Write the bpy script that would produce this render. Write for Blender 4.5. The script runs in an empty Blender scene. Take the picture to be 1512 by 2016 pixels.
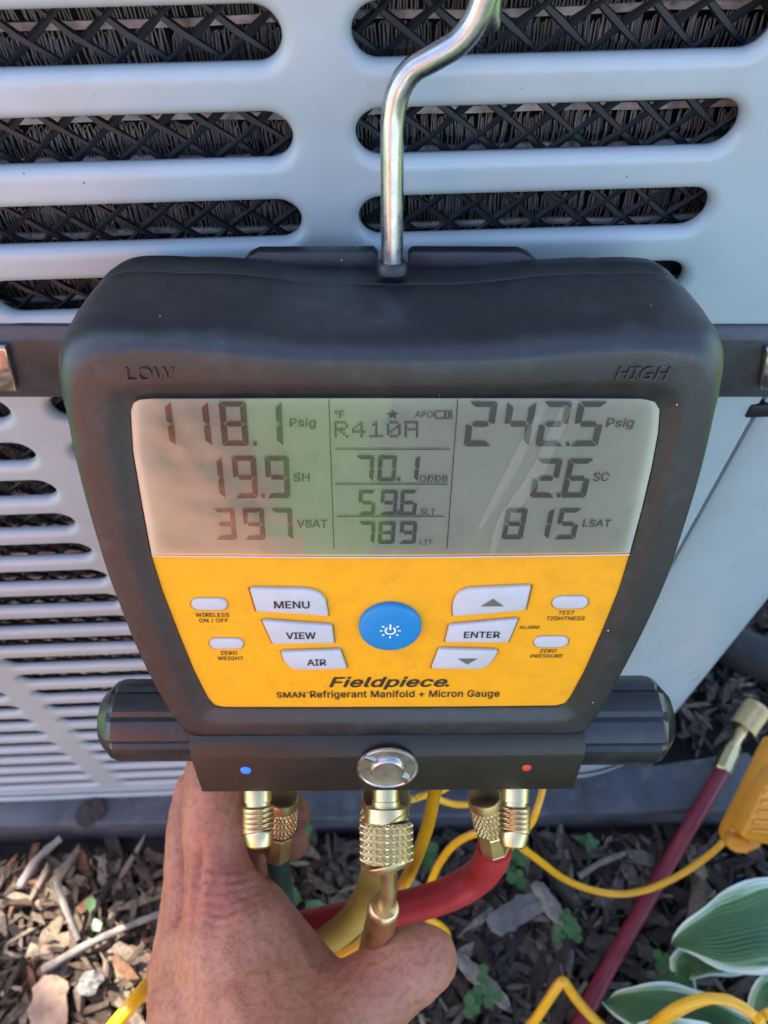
import bpy, bmesh, math, random
from mathutils import Vector, Matrix, noise
sc = bpy.context.scene
col = sc.collection
random.seed(7)
R_ = math.radians

# ------------------------------------------------------------------ camera
H = 0.73                                   # camera height
FPX, CX, CY = 1514.0, 756.0, 1008.0        # photograph's focal length / centre in its own pixels
pitch, roll, yaw = R_(54.4), R_(-1.0), R_(1.2)
FW = Vector((math.sin(yaw)*math.cos(pitch), math.cos(yaw)*math.cos(pitch), -math.sin(pitch)))
r0 = Vector((math.cos(yaw), -math.sin(yaw), 0)); u0 = r0.cross(FW)
RT = r0*math.cos(roll) + u0*math.sin(roll)
UP = u0*math.cos(roll) - r0*math.sin(roll)
CAM = Vector((0, 0, H))
cd = bpy.data.cameras.new('camera'); cam = bpy.data.objects.new('camera', cd); col.objects.link(cam)
cam.matrix_world = Matrix(((RT.x, UP.x, -FW.x, CAM.x), (RT.y, UP.y, -FW.y, CAM.y), (RT.z, UP.z, -FW.z, CAM.z), (0, 0, 0, 1)))
cd.sensor_fit = 'HORIZONTAL'; cd.sensor_width = 5.69; cd.lens = 5.69*FPX/1512
cd.clip_start = 0.01; cd.clip_end = 500
cd.dof.use_dof = True; cd.dof.focus_distance = 0.225; cd.dof.aperture_fstop = 4.0
sc.camera = cam

# ------------------------------------------------------------------ sky, sun, exposure
SUN_EL, SUN_AZ = 48.0, 308.0               # compass azimuth from +Y clockwise: over the unit's left corner, so the unit shades the gauge
w = bpy.data.worlds.new('World'); sc.world = w; w.use_nodes = True
nt = w.node_tree; nt.nodes.clear()
sky = nt.nodes.new('ShaderNodeTexSky'); sky.sky_type = 'NISHITA'; sky.sun_disc = False
sky.sun_elevation = R_(SUN_EL); sky.sun_rotation = R_(SUN_AZ)
bg = nt.nodes.new('ShaderNodeBackground'); bg.inputs[1].default_value = 0.15
wo = nt.nodes.new('ShaderNodeOutputWorld')
nt.links.new(sky.outputs[0], bg.inputs[0]); nt.links.new(bg.outputs[0], wo.inputs[0])
az = R_(SUN_AZ); el = R_(SUN_EL)
SUND = Vector((math.sin(az)*math.cos(el), math.cos(az)*math.cos(el), math.sin(el)))
sl = bpy.data.lights.new('sun', 'SUN'); sl.energy = 4.6; sl.angle = R_(0.53); sl.color = (1, .94, .84)
so = bpy.data.objects.new('sun', sl); col.objects.link(so)
so.rotation_euler = SUND.to_track_quat('Z', 'Y').to_euler(); so.location = SUND*20
sc.view_settings.view_transform = 'Standard'; sc.view_settings.look = 'None'
sc.view_settings.gamma = 1; sc.view_settings.exposure = 2.2

# ------------------------------------------------------------------ where things stand (from the photograph's perspective)
def ray(x, y): return FW + RT*((x-CX)/FPX) - UP*((y-CY)/FPX)
def at(x, y, z): return CAM + ray(x, y)*z                      # z = depth along the view axis, metres
def gnd(x, y, z=0.0):
    r = ray(x, y); return CAM + r*((z-H)/r.z)
D = 0.2                                                        # distance to the unit's front
def pan(x, y, d=D):
    r = ray(x, y); return CAM + r*(d/r.y)
def c2w(a, b, c): return RT*a + UP*b + FW*c
DU = c2w(1, 0, .0211).normalized(); DW = -c2w(-.0211, -1.3778, 1).normalized(); DN = DU.cross(DW)
DW = DN.cross(DU)
DO = CAM + FW*0.205
def L(a, b, n): return DO + DU*a + DW*b + DN*n                 # gauge's own axes: right, up the face, out of the face
def dev(x, y, n=0.0):
    r = ray(x, y); t = ((DO-CAM).dot(DN)+n)/r.dot(DN); P = CAM + r*t - DO
    return (P.dot(DU), P.dot(DW), n)
def devw(x, y, n=0.0): return L(*dev(x, y, n))
def depth(P): return (P-CAM).dot(FW)

# ------------------------------------------------------------------ helpers
def link(o): col.objects.link(o); return o
def tag(o, label=None, cat=None, group=None, kind=None):
    if label: o['label'] = label
    if cat: o['category'] = cat
    if group: o['group'] = group
    if kind: o['kind'] = kind
    return o
def thing(name, loc, label, cat, group=None):
    o = link(bpy.data.objects.new(name, None)); o.location = loc; o.empty_display_size = .02
    return tag(o, label, cat, group)
def wpos(o):
    p = Vector((0, 0, 0))
    while o is not None: p = p + o.location; o = o.parent
    return p
def mk(name, verts, faces, mat, parent=None, smooth=True, ang=35):
    me = bpy.data.meshes.new(name)
    off = wpos(parent) if parent else Vector((0, 0, 0))
    me.from_pydata([tuple(Vector(v)-off) for v in verts], [], faces)
    if smooth:
        for p in me.polygons: p.use_smooth = True
        me.set_sharp_from_angle(angle=R_(ang))
    me.materials.append(mat)
    o = link(bpy.data.objects.new(name, me)); o.parent = parent
    return o
class MB:
    def __init__(s): s.v = []; s.f = []
    def add(s, v, f):
        k = len(s.v); s.v += [Vector(x) for x in v]; s.f += [tuple(i+k for i in q) for q in f]; return s
    def build(s, name, mat, parent=None, smooth=True, ang=35): return mk(name, s.v, s.f, mat, parent, smooth, ang)
def catmull(pts, n, closed=False):
    out = []; m = len(pts); P = [Vector(p) for p in pts]
    segs = m if closed else m-1
    for i in range(segs):
        if closed: a, b, c, d = P[(i-1) % m], P[i], P[(i+1) % m], P[(i+2) % m]
        else: a, b, c, d = P[max(i-1, 0)], P[i], P[i+1], P[min(i+2, m-1)]
        for k in range(n):
            t = k/n
            out.append(.5*((2*b)+(c-a)*t+(2*a-5*b+4*c-d)*t*t+(3*b-a-3*c+d)*t**3))
    if not closed: out.append(P[-1])
    return out
def tube(mb, pts, rad, seg=14, caps=True, rfun=None, hexa=False):
    pts = [Vector(p) for p in pts]
    if not hasattr(rad, '__len__'): rad = [rad]*len(pts)
    n = len(pts); V = []; F = []
    ref = None
    for i, p in enumerate(pts):
        a = i; b = i
        while a > 0 and (pts[a]-p).length < 1e-7: a -= 1
        while b < n-1 and (pts[b]-p).length < 1e-7: b += 1
        lo = max(a-1, 0) if (pts[a]-p).length < 1e-7 else a
        t = (pts[min(i+1, n-1)] - pts[max(i-1, 0)])
        if t.length < 1e-7: t = pts[b]-pts[lo]
        if t.length < 1e-7: t = pts[-1]-pts[0]
        t.normalize()
        if ref is None:
            ref = t.cross(Vector((0, .2, 1)));
            if ref.length < .1: ref = t.cross(Vector((1, 0, 0)))
        ref = (ref - t*ref.dot(t)).normalized(); bn = t.cross(ref)
        for k in range(seg):
            th = 2*math.pi*k/seg; rr = rad[i]
            if rfun: rr = rfun(i, k, rr)
            V.append(p + (ref*math.cos(th)+bn*math.sin(th))*rr)
    for i in range(n-1):
        for k in range(seg):
            F.append((i*seg+k, i*seg+(k+1) % seg, (i+1)*seg+(k+1) % seg, (i+1)*seg+k))
    if caps:
        F.append(tuple(range(seg-1, -1, -1))); F.append(tuple((n-1)*seg+k for k in range(seg)))
    mb.add(V, F); return mb
def box(mb, c, sx, sy, sz, X=Vector((1, 0, 0)), Y=Vector((0, 1, 0)), Z=Vector((0, 0, 1))):
    V = [Vector(c)+X*(a*sx/2)+Y*(b*sy/2)+Z*(d*sz/2) for d in (-1, 1) for b in (-1, 1) for a in (-1, 1)]
    mb.add(V, [(0, 2, 3, 1), (4, 5, 7, 6), (0, 1, 5, 4), (2, 6, 7, 3), (0, 4, 6, 2), (1, 3, 7, 5)]); return mb
def bevel(o, wd, seg=2, ang=30):
    bm = bmesh.new(); bm.from_mesh(o.data)
    bmesh.ops.remove_doubles(bm, verts=bm.verts, dist=1e-6)
    es = [e for e in bm.edges if len(e.link_faces) == 2 and e.calc_face_angle(0) > R_(ang)]
    bmesh.ops.bevel(bm, geom=es, offset=wd, segments=seg, affect='EDGES', profile=.5, clamp_overlap=True)
    bm.to_mesh(o.data); bm.free()
    for p in o.data.polygons: p.use_smooth = True
    o.data.set_sharp_from_angle(angle=R_(40)); return o
def fixn(o):
    bm = bmesh.new(); bm.from_mesh(o.data); bmesh.ops.recalc_face_normals(bm, faces=bm.faces); bm.to_mesh(o.data); bm.free(); return o

# ------------------------------------------------------------------ materials
def mat(name, color, rough=.5, metal=0.0, spec=.5, var=0.0, vscale=60, bump=0.0, bscale=800, dirt=None, dscale=25, damt=.4, coat=0.0, sss=0.0, aniso=None, rvar=0.0):
    m = bpy.data.materials.new(name); m.use_nodes = True; t = m.node_tree; N = t.nodes; K = t.links
    b = N['Principled BSDF']; b.inputs['Base Color'].default_value = (*color, 1)
    b.inputs['Roughness'].default_value = rough; b.inputs['Metallic'].default_value = metal
    b.inputs['Specular IOR Level'].default_value = spec; b.inputs['Coat Weight'].default_value = coat
    b.inputs['Coat Roughness'].default_value = .12
    if sss:
        b.inputs['Subsurface Weight'].default_value = sss; b.inputs['Subsurface Radius'].default_value = (.9, .35, .2); b.inputs['Subsurface Scale'].default_value = .004
    tc = N.new('ShaderNodeTexCoord')
    src = None
    def nz(scale, det=6, r=.55):
        n = N.new('ShaderNodeTexNoise'); n.inputs['Scale'].default_value = scale; n.inputs['Detail'].default_value = det; n.inputs['Roughness'].default_value = r
        K.new(tc.outputs['Object'], n.inputs['Vector']); return n
    if var:
        n = nz(vscale); rp = N.new('ShaderNodeValToRGB'); rp.color_ramp.elements[0].position = .3; rp.color_ramp.elements[1].position = .7
        lo = [max(0, c*(1-var)) for c in color]; hi = [min(1, c*(1+var)) for c in color]
        rp.color_ramp.elements[0].color = (*lo, 1); rp.color_ramp.elements[1].color = (*hi, 1)
        K.new(n.outputs['Fac'], rp.inputs['Fac']); src = rp.outputs['Color']
    if dirt:
        n = nz(dscale, 9, .68); rp = N.new('ShaderNodeValToRGB'); rp.color_ramp.elements[0].position = .52; rp.color_ramp.elements[1].position = .75
        rp.color_ramp.elements[0].color = (0, 0, 0, 1); rp.color_ramp.elements[1].color = (damt, damt, damt, 1)
        K.new(n.outputs['Fac'], rp.inputs['Fac'])
        mx = N.new('ShaderNodeMix'); mx.data_type = 'RGBA'; K.new(rp.outputs['Color'], mx.inputs[0])
        if src: K.new(src, mx.inputs[6])
        else: mx.inputs[6].default_value = (*color, 1)
        mx.inputs[7].default_value = (*dirt, 1); src = mx.outputs[2]
    if src: K.new(src, b.inputs['Base Color'])
    if rvar:
        n = nz(vscale*1.7+13, 5); mr = N.new('ShaderNodeMapRange'); mr.inputs['To Min'].default_value = max(.02, rough-rvar); mr.inputs['To Max'].default_value = min(1, rough+rvar)
        mr.inputs['From Min'].default_value = .3; mr.inputs['From Max'].default_value = .7
        K.new(n.outputs['Fac'], mr.inputs['Value']); K.new(mr.outputs['Result'], b.inputs['Roughness'])
    if bump:
        n = nz(bscale, 3); bp = N.new('ShaderNodeBump'); bp.inputs['Strength'].default_value = min(1, bump); bp.inputs['Distance'].default_value = .0004
        K.new(n.outputs['Fac'], bp.inputs['Height']); K.new(bp.outputs['Normal'], b.inputs['Normal'])
    return m
def attr_mat(name, rough=.9, bump=.6, bscale=300, var=.25, vscale=250, spec=.3, stretch=None):
    m = mat(name, (.2, .2, .2), rough, spec=spec, bump=bump, bscale=bscale); t = m.node_tree; N = t.nodes; K = t.links
    a = N.new('ShaderNodeVertexColor'); a.layer_name = 'tone'
    n = N.new('ShaderNodeTexNoise'); n.inputs['Scale'].default_value = vscale; n.inputs['Detail'].default_value = 5
    tc = N.new('ShaderNodeTexCoord'); K.new(tc.outputs['Object'], n.inputs['Vector'])
    mr = N.new('ShaderNodeMapRange'); mr.inputs['From Min'].default_value = .3; mr.inputs['From Max'].default_value = .7
    mr.inputs['To Min'].default_value = 1-var; mr.inputs['To Max'].default_value = 1+var; K.new(n.outputs['Fac'], mr.inputs['Value'])
    mx = N.new('ShaderNodeVectorMath'); mx.operation = 'SCALE'; K.new(a.outputs['Color'], mx.inputs[0]); K.new(mr.outputs['Result'], mx.inputs['Scale'])
    K.new(mx.outputs[0], N['Principled BSDF'].inputs['Base Color']); return m
def set_tone(me, cols):                       # one colour per polygon
    a = me.color_attributes.new('tone', 'FLOAT_COLOR', 'CORNER')
    for p in me.polygons:
        c = cols[p.index]
        for li in p.loop_indices: a.data[li].color = (*c, 1)

M = {}
M['panel'] = mat('silver_grey_paint', (.365, .41, .435), .33, spec=.45, var=.04, vscale=30, bump=.12, bscale=1800, dirt=(.26, .25, .22), dscale=38, damt=.2, rvar=.06)
M['inner'] = mat('inner_black', (.012, .013, .016), .7)
M['guard'] = mat('black_mesh_plastic', (.006, .008, .013), .5, var=.2)
M['fin'] = mat('aluminium_fin', (.27, .235, .215), .5, metal=.1, var=.5, vscale=90)
M['tubing'] = mat('dusty_tube', (.50, .43, .41), .5, var=.6, vscale=120)
M['band'] = mat('charcoal_trim', (.045, .045, .05), .42, var=.25, vscale=60, bump=.3, bscale=900, dirt=(.16, .15, .15), dscale=70, damt=.3, rvar=.1)
M['cap'] = mat('satin_nickel', (.55, .52, .50), .3, metal=1, var=.15, vscale=150, rvar=.08)
M['chrome'] = mat('chrome', (.75, .75, .76), .13, metal=1, var=.12, vscale=80)
M['pad'] = mat('pad_plastic', (.045, .05, .064), .6, var=.35, vscale=40, bump=.5, bscale=300, dirt=(.17, .15, .13), dscale=45, damt=.6)
M['shell'] = mat('charcoal_rubbery_plastic', (.0115, .012, .015), .35, spec=.62, var=.12, vscale=90, bump=.28, bscale=3200, dirt=(.10, .10, .10), dscale=160, damt=.22, rvar=.07)
def specks(m, scale, thr, c, amt=1.0):
    t = m.node_tree; N = t.nodes; K = t.links; b = N['Principled BSDF']; tc = N.new('ShaderNodeTexCoord')
    v = N.new('ShaderNodeTexVoronoi'); v.inputs['Scale'].default_value = scale; K.new(tc.outputs['Object'], v.inputs['Vector'])
    lt = N.new('ShaderNodeMath'); lt.operation = 'LESS_THAN'; lt.inputs[1].default_value = thr; K.new(v.outputs['Distance'], lt.inputs[0])
    sp = N.new('ShaderNodeSeparateColor'); K.new(v.outputs['Color'], sp.inputs[0])
    g = N.new('ShaderNodeMath'); g.operation = 'GREATER_THAN'; g.inputs[1].default_value = .72; K.new(sp.outputs[0], g.inputs[0])
    mu = N.new('ShaderNodeMath'); mu.operation = 'MULTIPLY'; K.new(lt.outputs[0], mu.inputs[0]); K.new(g.outputs[0], mu.inputs[1])
    m2 = N.new('ShaderNodeMath'); m2.operation = 'MULTIPLY'; m2.inputs[1].default_value = amt; K.new(mu.outputs[0], m2.inputs[0])
    mx = N.new('ShaderNodeMix'); mx.data_type = 'RGBA'; K.new(m2.outputs[0], mx.inputs[0]); src = b.inputs['Base Color'].links
    if src: K.new(src[0].from_socket, mx.inputs[6])
    else: mx.inputs[6].default_value = b.inputs['Base Color'].default_value
    mx.inputs[7].default_value = (*c, 1); K.new(mx.outputs[2], b.inputs['Base Color'])
specks(M['shell'], 170, .045, (.5, .5, .5)); specks(M['panel'], 120, .05, (.12, .10, .08), .7)
M['barpl'] = mat('painted_bar', (.017, .0135, .0095), .38, spec=.36, var=.1, bump=.15, bscale=2500, rvar=.05)
M['knob'] = mat('knob_plastic', (.013, .014, .016), .25, spec=.55, var=.15, rvar=.07, dirt=(.05, .05, .05), dscale=90, damt=.4)
M['yellow'] = mat('yellow_faceplate', (.80, .345, .006), .42, spec=.4, var=.05, vscale=120, dirt=(.36, .17, .02), dscale=110, damt=.28, bump=.1, bscale=2000)
specks(M['yellow'], 260, .06, (.16, .09, .02), .8); specks(M['barpl'], 200, .035, (.4, .4, .4)); specks(M['knob'], 200, .035, (.4, .4, .4))
M['ink'] = mat('brown_black_ink', (.022, .018, .012), .5)
M['key'] = mat('grey_rubber_key', (.47, .465, .475), .5, spec=.4, var=.04, vscale=150, dirt=(.32, .30, .28), dscale=180, damt=.25)
M['blue'] = mat('blue_rubber_key', (.006, .19, .43), .4, spec=.45, var=.05)
M['white'] = mat('white_print', (.82, .84, .86), .5)
M['rubred'] = mat('red_enamel', (.62, .045, .02), .4); M['rubblue'] = mat('blue_enamel', (.03, .22, .75), .35)
M['arrow'] = mat('olive_ink', (.12, .11, .07), .5)
M['lcd'] = mat('lcd_reflector', (.68, .62, .47), .5, spec=.2, var=.05, vscale=25, dirt=(.17, .155, .13), dscale=60, damt=.35)
specks(M['lcd'], 420, .06, (.6, .6, .55), .6)
M['seg'] = mat('lcd_segment', (.007, .008, .007), .5, spec=.2)
M['seg2'] = mat('lcd_segment_pale', (.022, .022, .018), .5, spec=.2)
M['brass'] = mat('brass', (.70, .53, .27), .34, metal=1, var=.1, vscale=110, rvar=.08, dirt=(.42, .27, .11), dscale=120, damt=.4)
M['brass2'] = mat('tarnished_brass', (.66, .46, .24), .36, metal=1, var=.14, vscale=110, rvar=.08, dirt=(.40, .23, .10), dscale=90, damt=.45)
M['steel'] = mat('zinc_rod', (.44, .43, .42), .27, metal=1, var=.14, vscale=200, rvar=.1, dirt=(.18, .16, .14), dscale=70, damt=.35)
M['hred'] = mat('red_hose', (.42, .018, .022), .45, var=.15, vscale=160, bump=.25, bscale=1500, dirt=(.22, .03, .03), dscale=90, damt=.35)
M['hdred'] = mat('dark_red_hose', (.17, .012, .026), .45, var=.2, vscale=90, bump=.25, bscale=1200)
M['hyel'] = mat('faded_yellow_hose', (.47, .27, .045), .55, var=.15, vscale=90, bump=.25, bscale=1500, dirt=(.25, .16, .05), dscale=60, damt=.45)
M['hteal'] = mat('dark_teal_hose', (.018, .06, .055), .5, var=.2)
M['cord'] = mat('yellow_cord', (.78, .36, .008), .35, spec=.5, var=.1, vscale=60, dirt=(.40, .2, .03), dscale=50, damt=.35)
M['clamp'] = mat('amber_plastic', (.72, .28, .015), .35, spec=.5, var=.12, vscale=60, dirt=(.38, .16, .03), dscale=60, damt=.4)
M['soil'] = mat('dark_soil', (.022, .018, .014), .95, var=.6, vscale=40, bump=1, bscale=120)
M['pipe'] = mat('black_foam_pipe', (.018, .018, .019), .85, var=.4, vscale=60, bump=.6, bscale=300, dirt=(.10, .085, .07), dscale=35, damt=.6)
M['mulch'] = attr_mat('weathered_wood_chip', .9, .9, 420, .38, 260)
M['twig'] = mat('grey_twig', (.19, .165, .14), .9, var=.4, vscale=90, bump=.8, bscale=250)
M['barkchip'] = mat('tan_bark', (.36, .24, .16), .9, var=.35, vscale=80, bump=.9, bscale=200)
M['slab'] = mat('silvered_wood', (.13, .122, .112), .9, var=.35, vscale=60, bump=.9, bscale=200)
M['weed'] = mat('weed_leaf', (.035, .095, .018), .5, var=.45, vscale=60)
M['lawn'] = mat('lawn', (.075, .145, .028), .9, var=.5, vscale=6)
M['leaf'] = mat('tree_leaf', (.06, .13, .025), .5, var=.4, vscale=2)
M['bark'] = mat('tree_bark', (.12, .09, .07), .9, var=.4, vscale=20, bump=1, bscale=40)

# clear window over the display: real thin sheet, reflects by Fresnel
m = bpy.data.materials.new('clear_window'); m.use_nodes = True; t = m.node_tree; t.nodes.clear()
o_ = t.nodes.new('ShaderNodeOutputMaterial'); mx = t.nodes.new('ShaderNodeMixShader'); tr = t.nodes.new('ShaderNodeBsdfTransparent'); gl = t.nodes.new('ShaderNodeBsdfGlossy'); fr = t.nodes.new('ShaderNodeFresnel')
tr.inputs[0].default_value = (.95, .95, .93, 1); gl.inputs['Roughness'].default_value = .14; fr.inputs[0].default_value = 2.3
tc = t.nodes.new('ShaderNodeTexCoord'); n1 = t.nodes.new('ShaderNodeTexNoise'); n1.inputs['Scale'].default_value = 45; n1.inputs['Detail'].default_value = 2
bp = t.nodes.new('ShaderNodeBump'); bp.inputs['Distance'].default_value = .0016; bp.inputs['Strength'].default_value = .5
t.links.new(tc.outputs['Object'], n1.inputs['Vector']); t.links.new(n1.outputs['Fac'], bp.inputs['Height']); t.links.new(bp.outputs['Normal'], gl.inputs['Normal'])
t.links.new(fr.outputs[0], mx.inputs[0]); t.links.new(tr.outputs[0], mx.inputs[1]); t.links.new(gl.outputs[0], mx.inputs[2]); t.links.new(mx.outputs[0], o_.inputs[0]); M['window'] = m

# skin
m = mat('skin', (.40, .195, .145), .5, spec=.36, sss=.05); t = m.node_tree; N = t.nodes; K = t.links; b = N['Principled BSDF']
tc = N.new('ShaderNodeTexCoord')
def nzz(s, d=5, r=.55):
    n = N.new('ShaderNodeTexNoise'); n.inputs['Scale'].default_value = s; n.inputs['Detail'].default_value = d; n.inputs['Roughness'].default_value = r; K.new(tc.outputs['Object'], n.inputs['Vector']); return n
n = nzz(38, 6); rp = N.new('ShaderNodeValToRGB'); e = rp.color_ramp.elements; e[0].position = .3; e[0].color = (.315, .112, .066, 1); e[1].position = .72; e[1].color = (.43, .18, .108, 1); K.new(n.outputs['Fac'], rp.inputs['Fac'])
n2 = nzz(420, 3); rp2 = N.new('ShaderNodeValToRGB'); rp2.color_ramp.elements[0].position = .36; rp2.color_ramp.elements[0].color = (.78, .70, .68, 1); rp2.color_ramp.elements[1].position = .52; rp2.color_ramp.elements[1].color = (1, 1, 1, 1); K.new(n2.outputs['Fac'], rp2.inputs['Fac'])
mm = N.new('ShaderNodeMix'); mm.data_type = 'RGBA'; mm.blend_type = 'MULTIPLY'; mm.inputs[0].default_value = .85; K.new(rp.outputs[0], mm.inputs[6]); K.new(rp2.outputs[0], mm.inputs[7])
ca = N.new('ShaderNodeVertexColor'); ca.layer_name = 'tone'
mm2 = N.new('ShaderNodeMix'); mm2.data_type = 'RGBA'; mm2.blend_type = 'MULTIPLY'; mm2.inputs[0].default_value = 1; K.new(mm.outputs[2], mm2.inputs[6]); K.new(ca.outputs[0], mm2.inputs[7]); K.new(mm2.outputs[2], b.inputs['Base Color'])
vo = N.new('ShaderNodeTexVoronoi'); vo.inputs['Scale'].default_value = 620; vo.feature = 'DISTANCE_TO_EDGE'
mp = N.new('ShaderNodeMapping'); mp.inputs['Scale'].default_value = (.55, 1, 1.25); K.new(tc.outputs['Object'], mp.inputs['Vector']); K.new(mp.outputs[0], vo.inputs['Vector'])
cl = N.new('ShaderNodeMath'); cl.operation = 'MINIMUM'; cl.inputs[1].default_value = .16; K.new(vo.outputs['Distance'], cl.inputs[0])
n3 = nzz(260, 4)
ad = N.new('ShaderNodeMath'); ad.operation = 'MULTIPLY_ADD'; ad.inputs[1].default_value = 2.2; K.new(cl.outputs[0], ad.inputs[0]); K.new(n3.outputs['Fac'], ad.inputs[2])
bp = N.new('ShaderNodeBump'); bp.inputs['Strength'].default_value = .45; bp.inputs['Distance'].default_value = .0004; K.new(ad.outputs[0], bp.inputs['Height']); K.new(bp.outputs[0], b.inputs['Normal'])
mr = N.new('ShaderNodeMapRange'); mr.inputs['To Min'].default_value = .42; mr.inputs['To Max'].default_value = .66; K.new(n3.outputs['Fac'], mr.inputs['Value']); K.new(mr.outputs[0], b.inputs['Roughness'])
M['skin'] = m

# hosta: green with white margin driven by the leaf's own width coordinate
m = mat('hosta_leaf', (.05, .14, .03), .38, spec=.5); t = m.node_tree; N = t.nodes; K = t.links; b = N['Principled BSDF']
uv = N.new('ShaderNodeUVMap'); sx = N.new('ShaderNodeSeparateXYZ'); K.new(uv.outputs[0], sx.inputs[0])
a1 = N.new('ShaderNodeMath'); a1.operation = 'SUBTRACT'; a1.inputs[1].default_value = .5; K.new(sx.outputs['Y'], a1.inputs[0])
a2 = N.new('ShaderNodeMath'); a2.operation = 'ABSOLUTE'; K.new(a1.outputs[0], a2.inputs[0])
mpn = N.new('ShaderNodeMapping'); mpn.inputs['Scale'].default_value = (2.2, 15, 1); K.new(uv.outputs[0], mpn.inputs[0])
nn = N.new('ShaderNodeTexNoise'); nn.inputs['Scale'].default_value = 1.0; nn.inputs['Detail'].default_value = 4; K.new(mpn.outputs[0], nn.inputs['Vector'])
a3 = N.new('ShaderNodeMath'); a3.operation = 'MULTIPLY_ADD'; a3.inputs[1].default_value = .36; K.new(nn.outputs['Fac'], a3.inputs[0]); K.new(a2.outputs[0], a3.inputs[2])
rp = N.new('ShaderNodeValToRGB'); e = rp.color_ramp.elements; e[0].position = .52; e[0].color = (.05, .12, .035, 1); e[1].position = .62; e[1].color = (.62, .68, .55, 1)
x = rp.color_ramp.elements.new(.36); x.color = (.03, .085, .022, 1); x = rp.color_ramp.elements.new(.56); x.color = (.17, .28, .13, 1)
K.new(a3.outputs[0], rp.inputs['Fac']); K.new(rp.outputs[0], b.inputs['Base Color'])
wv = N.new('ShaderNodeTexWave'); wv.bands_direction = 'Y'; wv.inputs['Scale'].default_value = 5.5; wv.inputs['Distortion'].default_value = .5; K.new(uv.outputs[0], wv.inputs['Vector'])
bp = N.new('ShaderNodeBump'); bp.inputs['Strength'].default_value = .5; bp.inputs['Distance'].default_value = .002; K.new(wv.outputs['Fac'], bp.inputs['Height']); K.new(bp.outputs[0], b.inputs['Normal'])
b.inputs['Subsurface Weight'].default_value = 0.0
M['hosta'] = m

# ------------------------------------------------------------------ setting
tag(mk('lawn', [(-60, -60, -.02), (60, -60, -.02), (60, 60, -.02), (-60, 60, -.02)], [(0, 1, 2, 3)], M['lawn'], smooth=False), kind='structure')
M['dark_ground'] = mat('reflected_ground_dark', (.05, .05, .048), .9, var=.2, vscale=8, bump=.5, bscale=60)  # unseen sheet added behind the camera, toned for the screen's reflection
tag(mk('reflected_ground', [(-.02, -9, -.016), (7, -9, -.016), (7, -.8, -.016), (-.02, -.8, -.016)], [(0, 1, 2, 3)], M['dark_ground'], smooth=False), kind='structure')
mb = MB(); gx, gy = 60, 44
V = []; Fc = []
for j in range(gy+1):
    for i in range(gx+1):
        X = -.85+1.9*i/gx; Y = -.6+1.7*j/gy
        V.append((X, Y, -.008+.010*noise.noise(Vector((X*9, Y*9, 3)))))
for j in range(gy):
    for i in range(gx):
        k = j*(gx+1)+i; Fc.append((k, k+1, k+gx+2, k+gx+1))
tag(mk('mulch_bed', V, Fc, M['soil']), kind='structure')

# loose mulch (uncountable): small chips heaped over the bed
def chip_mesh(c, l, wd, th, rot, tilt, rnd):
    ax = Vector((math.cos(rot), math.sin(rot), tilt)).normalized(); ay = Vector((-math.sin(rot), math.cos(rot), rnd.uniform(-.35, .35))).normalized(); az_ = ax.cross(ay).normalized()
    V = []
    for sx_, tp in ((-1, rnd.uniform(.25, 1)), (-.15, 1), (1, rnd.uniform(.2, .95))):
        for sy_ in (-1, 1):
            for sz_ in (-1, 1):
                j = Vector((rnd.uniform(-.18, .18)*l, rnd.uniform(-.16, .16)*wd, rnd.uniform(-.2, .2)*th))
                V.append(c + ax*(sx_*l/2+j.x) + ay*(sy_*wd/2*tp+j.y) + az_*(sz_*th/2+j.z+ (.12*th if sx_ == -.15 else 0)))
    F = [(0, 2, 3, 1), (8, 9, 11, 10)]
    for k in (0, 4):
        F += [(k, k+4, k+6, k+2), (k+1, k+3, k+7, k+5), (k, k+1, k+5, k+4), (k+2, k+6, k+7, k+3)]
    return V, F
rnd = random.Random(11)
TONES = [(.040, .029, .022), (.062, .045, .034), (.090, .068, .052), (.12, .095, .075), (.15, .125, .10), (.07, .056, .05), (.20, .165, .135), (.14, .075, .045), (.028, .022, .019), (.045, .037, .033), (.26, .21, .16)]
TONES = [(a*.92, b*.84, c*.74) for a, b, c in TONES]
PADB = (-.62, .30, .168)                      # pad footprint used to keep chips off it
mb = MB(); tones = []
def scatter(n, x0, x1, y0, y1, lmin, lmax, zl):
    for _ in range(n):
        X = rnd.uniform(x0, x1); Y = rnd.uniform(y0, y1)
        if -.41 < X and Y > PADB[2]-.012 and X < .37 and not (X > .285 and Y > .235): continue
        l = rnd.uniform(lmin, lmax)*(1 if rnd.random() < .85 else 1.5); wd = l*rnd.uniform(.10, .38); th = min(wd*.7, rnd.uniform(.002, .006))
        if wd > .014: wd = .014
        z = zl + rnd.uniform(0, .012)
        V, F = chip_mesh(Vector((X, Y, z)), l, wd, th, rnd.uniform(0, 6.28), rnd.uniform(-.35, .35), rnd)
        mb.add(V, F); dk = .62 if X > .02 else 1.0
        c = rnd.choice(TONES); c = rnd.choice([(.03, .023, .018), (.05, .038, .03), (.075, .06, .048), (.11, .09, .075), (.036, .03, .026), (.14, .118, .10)]) if (X > -.02 and rnd.random() < .85) else c  # right side: deeper shade put into the colour as darker chip tones
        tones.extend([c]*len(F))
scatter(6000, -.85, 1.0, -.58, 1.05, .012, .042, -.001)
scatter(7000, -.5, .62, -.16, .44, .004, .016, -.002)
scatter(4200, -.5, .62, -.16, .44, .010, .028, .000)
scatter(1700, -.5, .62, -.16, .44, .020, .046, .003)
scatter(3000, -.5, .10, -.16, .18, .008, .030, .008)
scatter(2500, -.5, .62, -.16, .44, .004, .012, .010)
o = mb.build('mulch_chips', M['mulch'], None, False); set_tone(o.data, tones)
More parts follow.
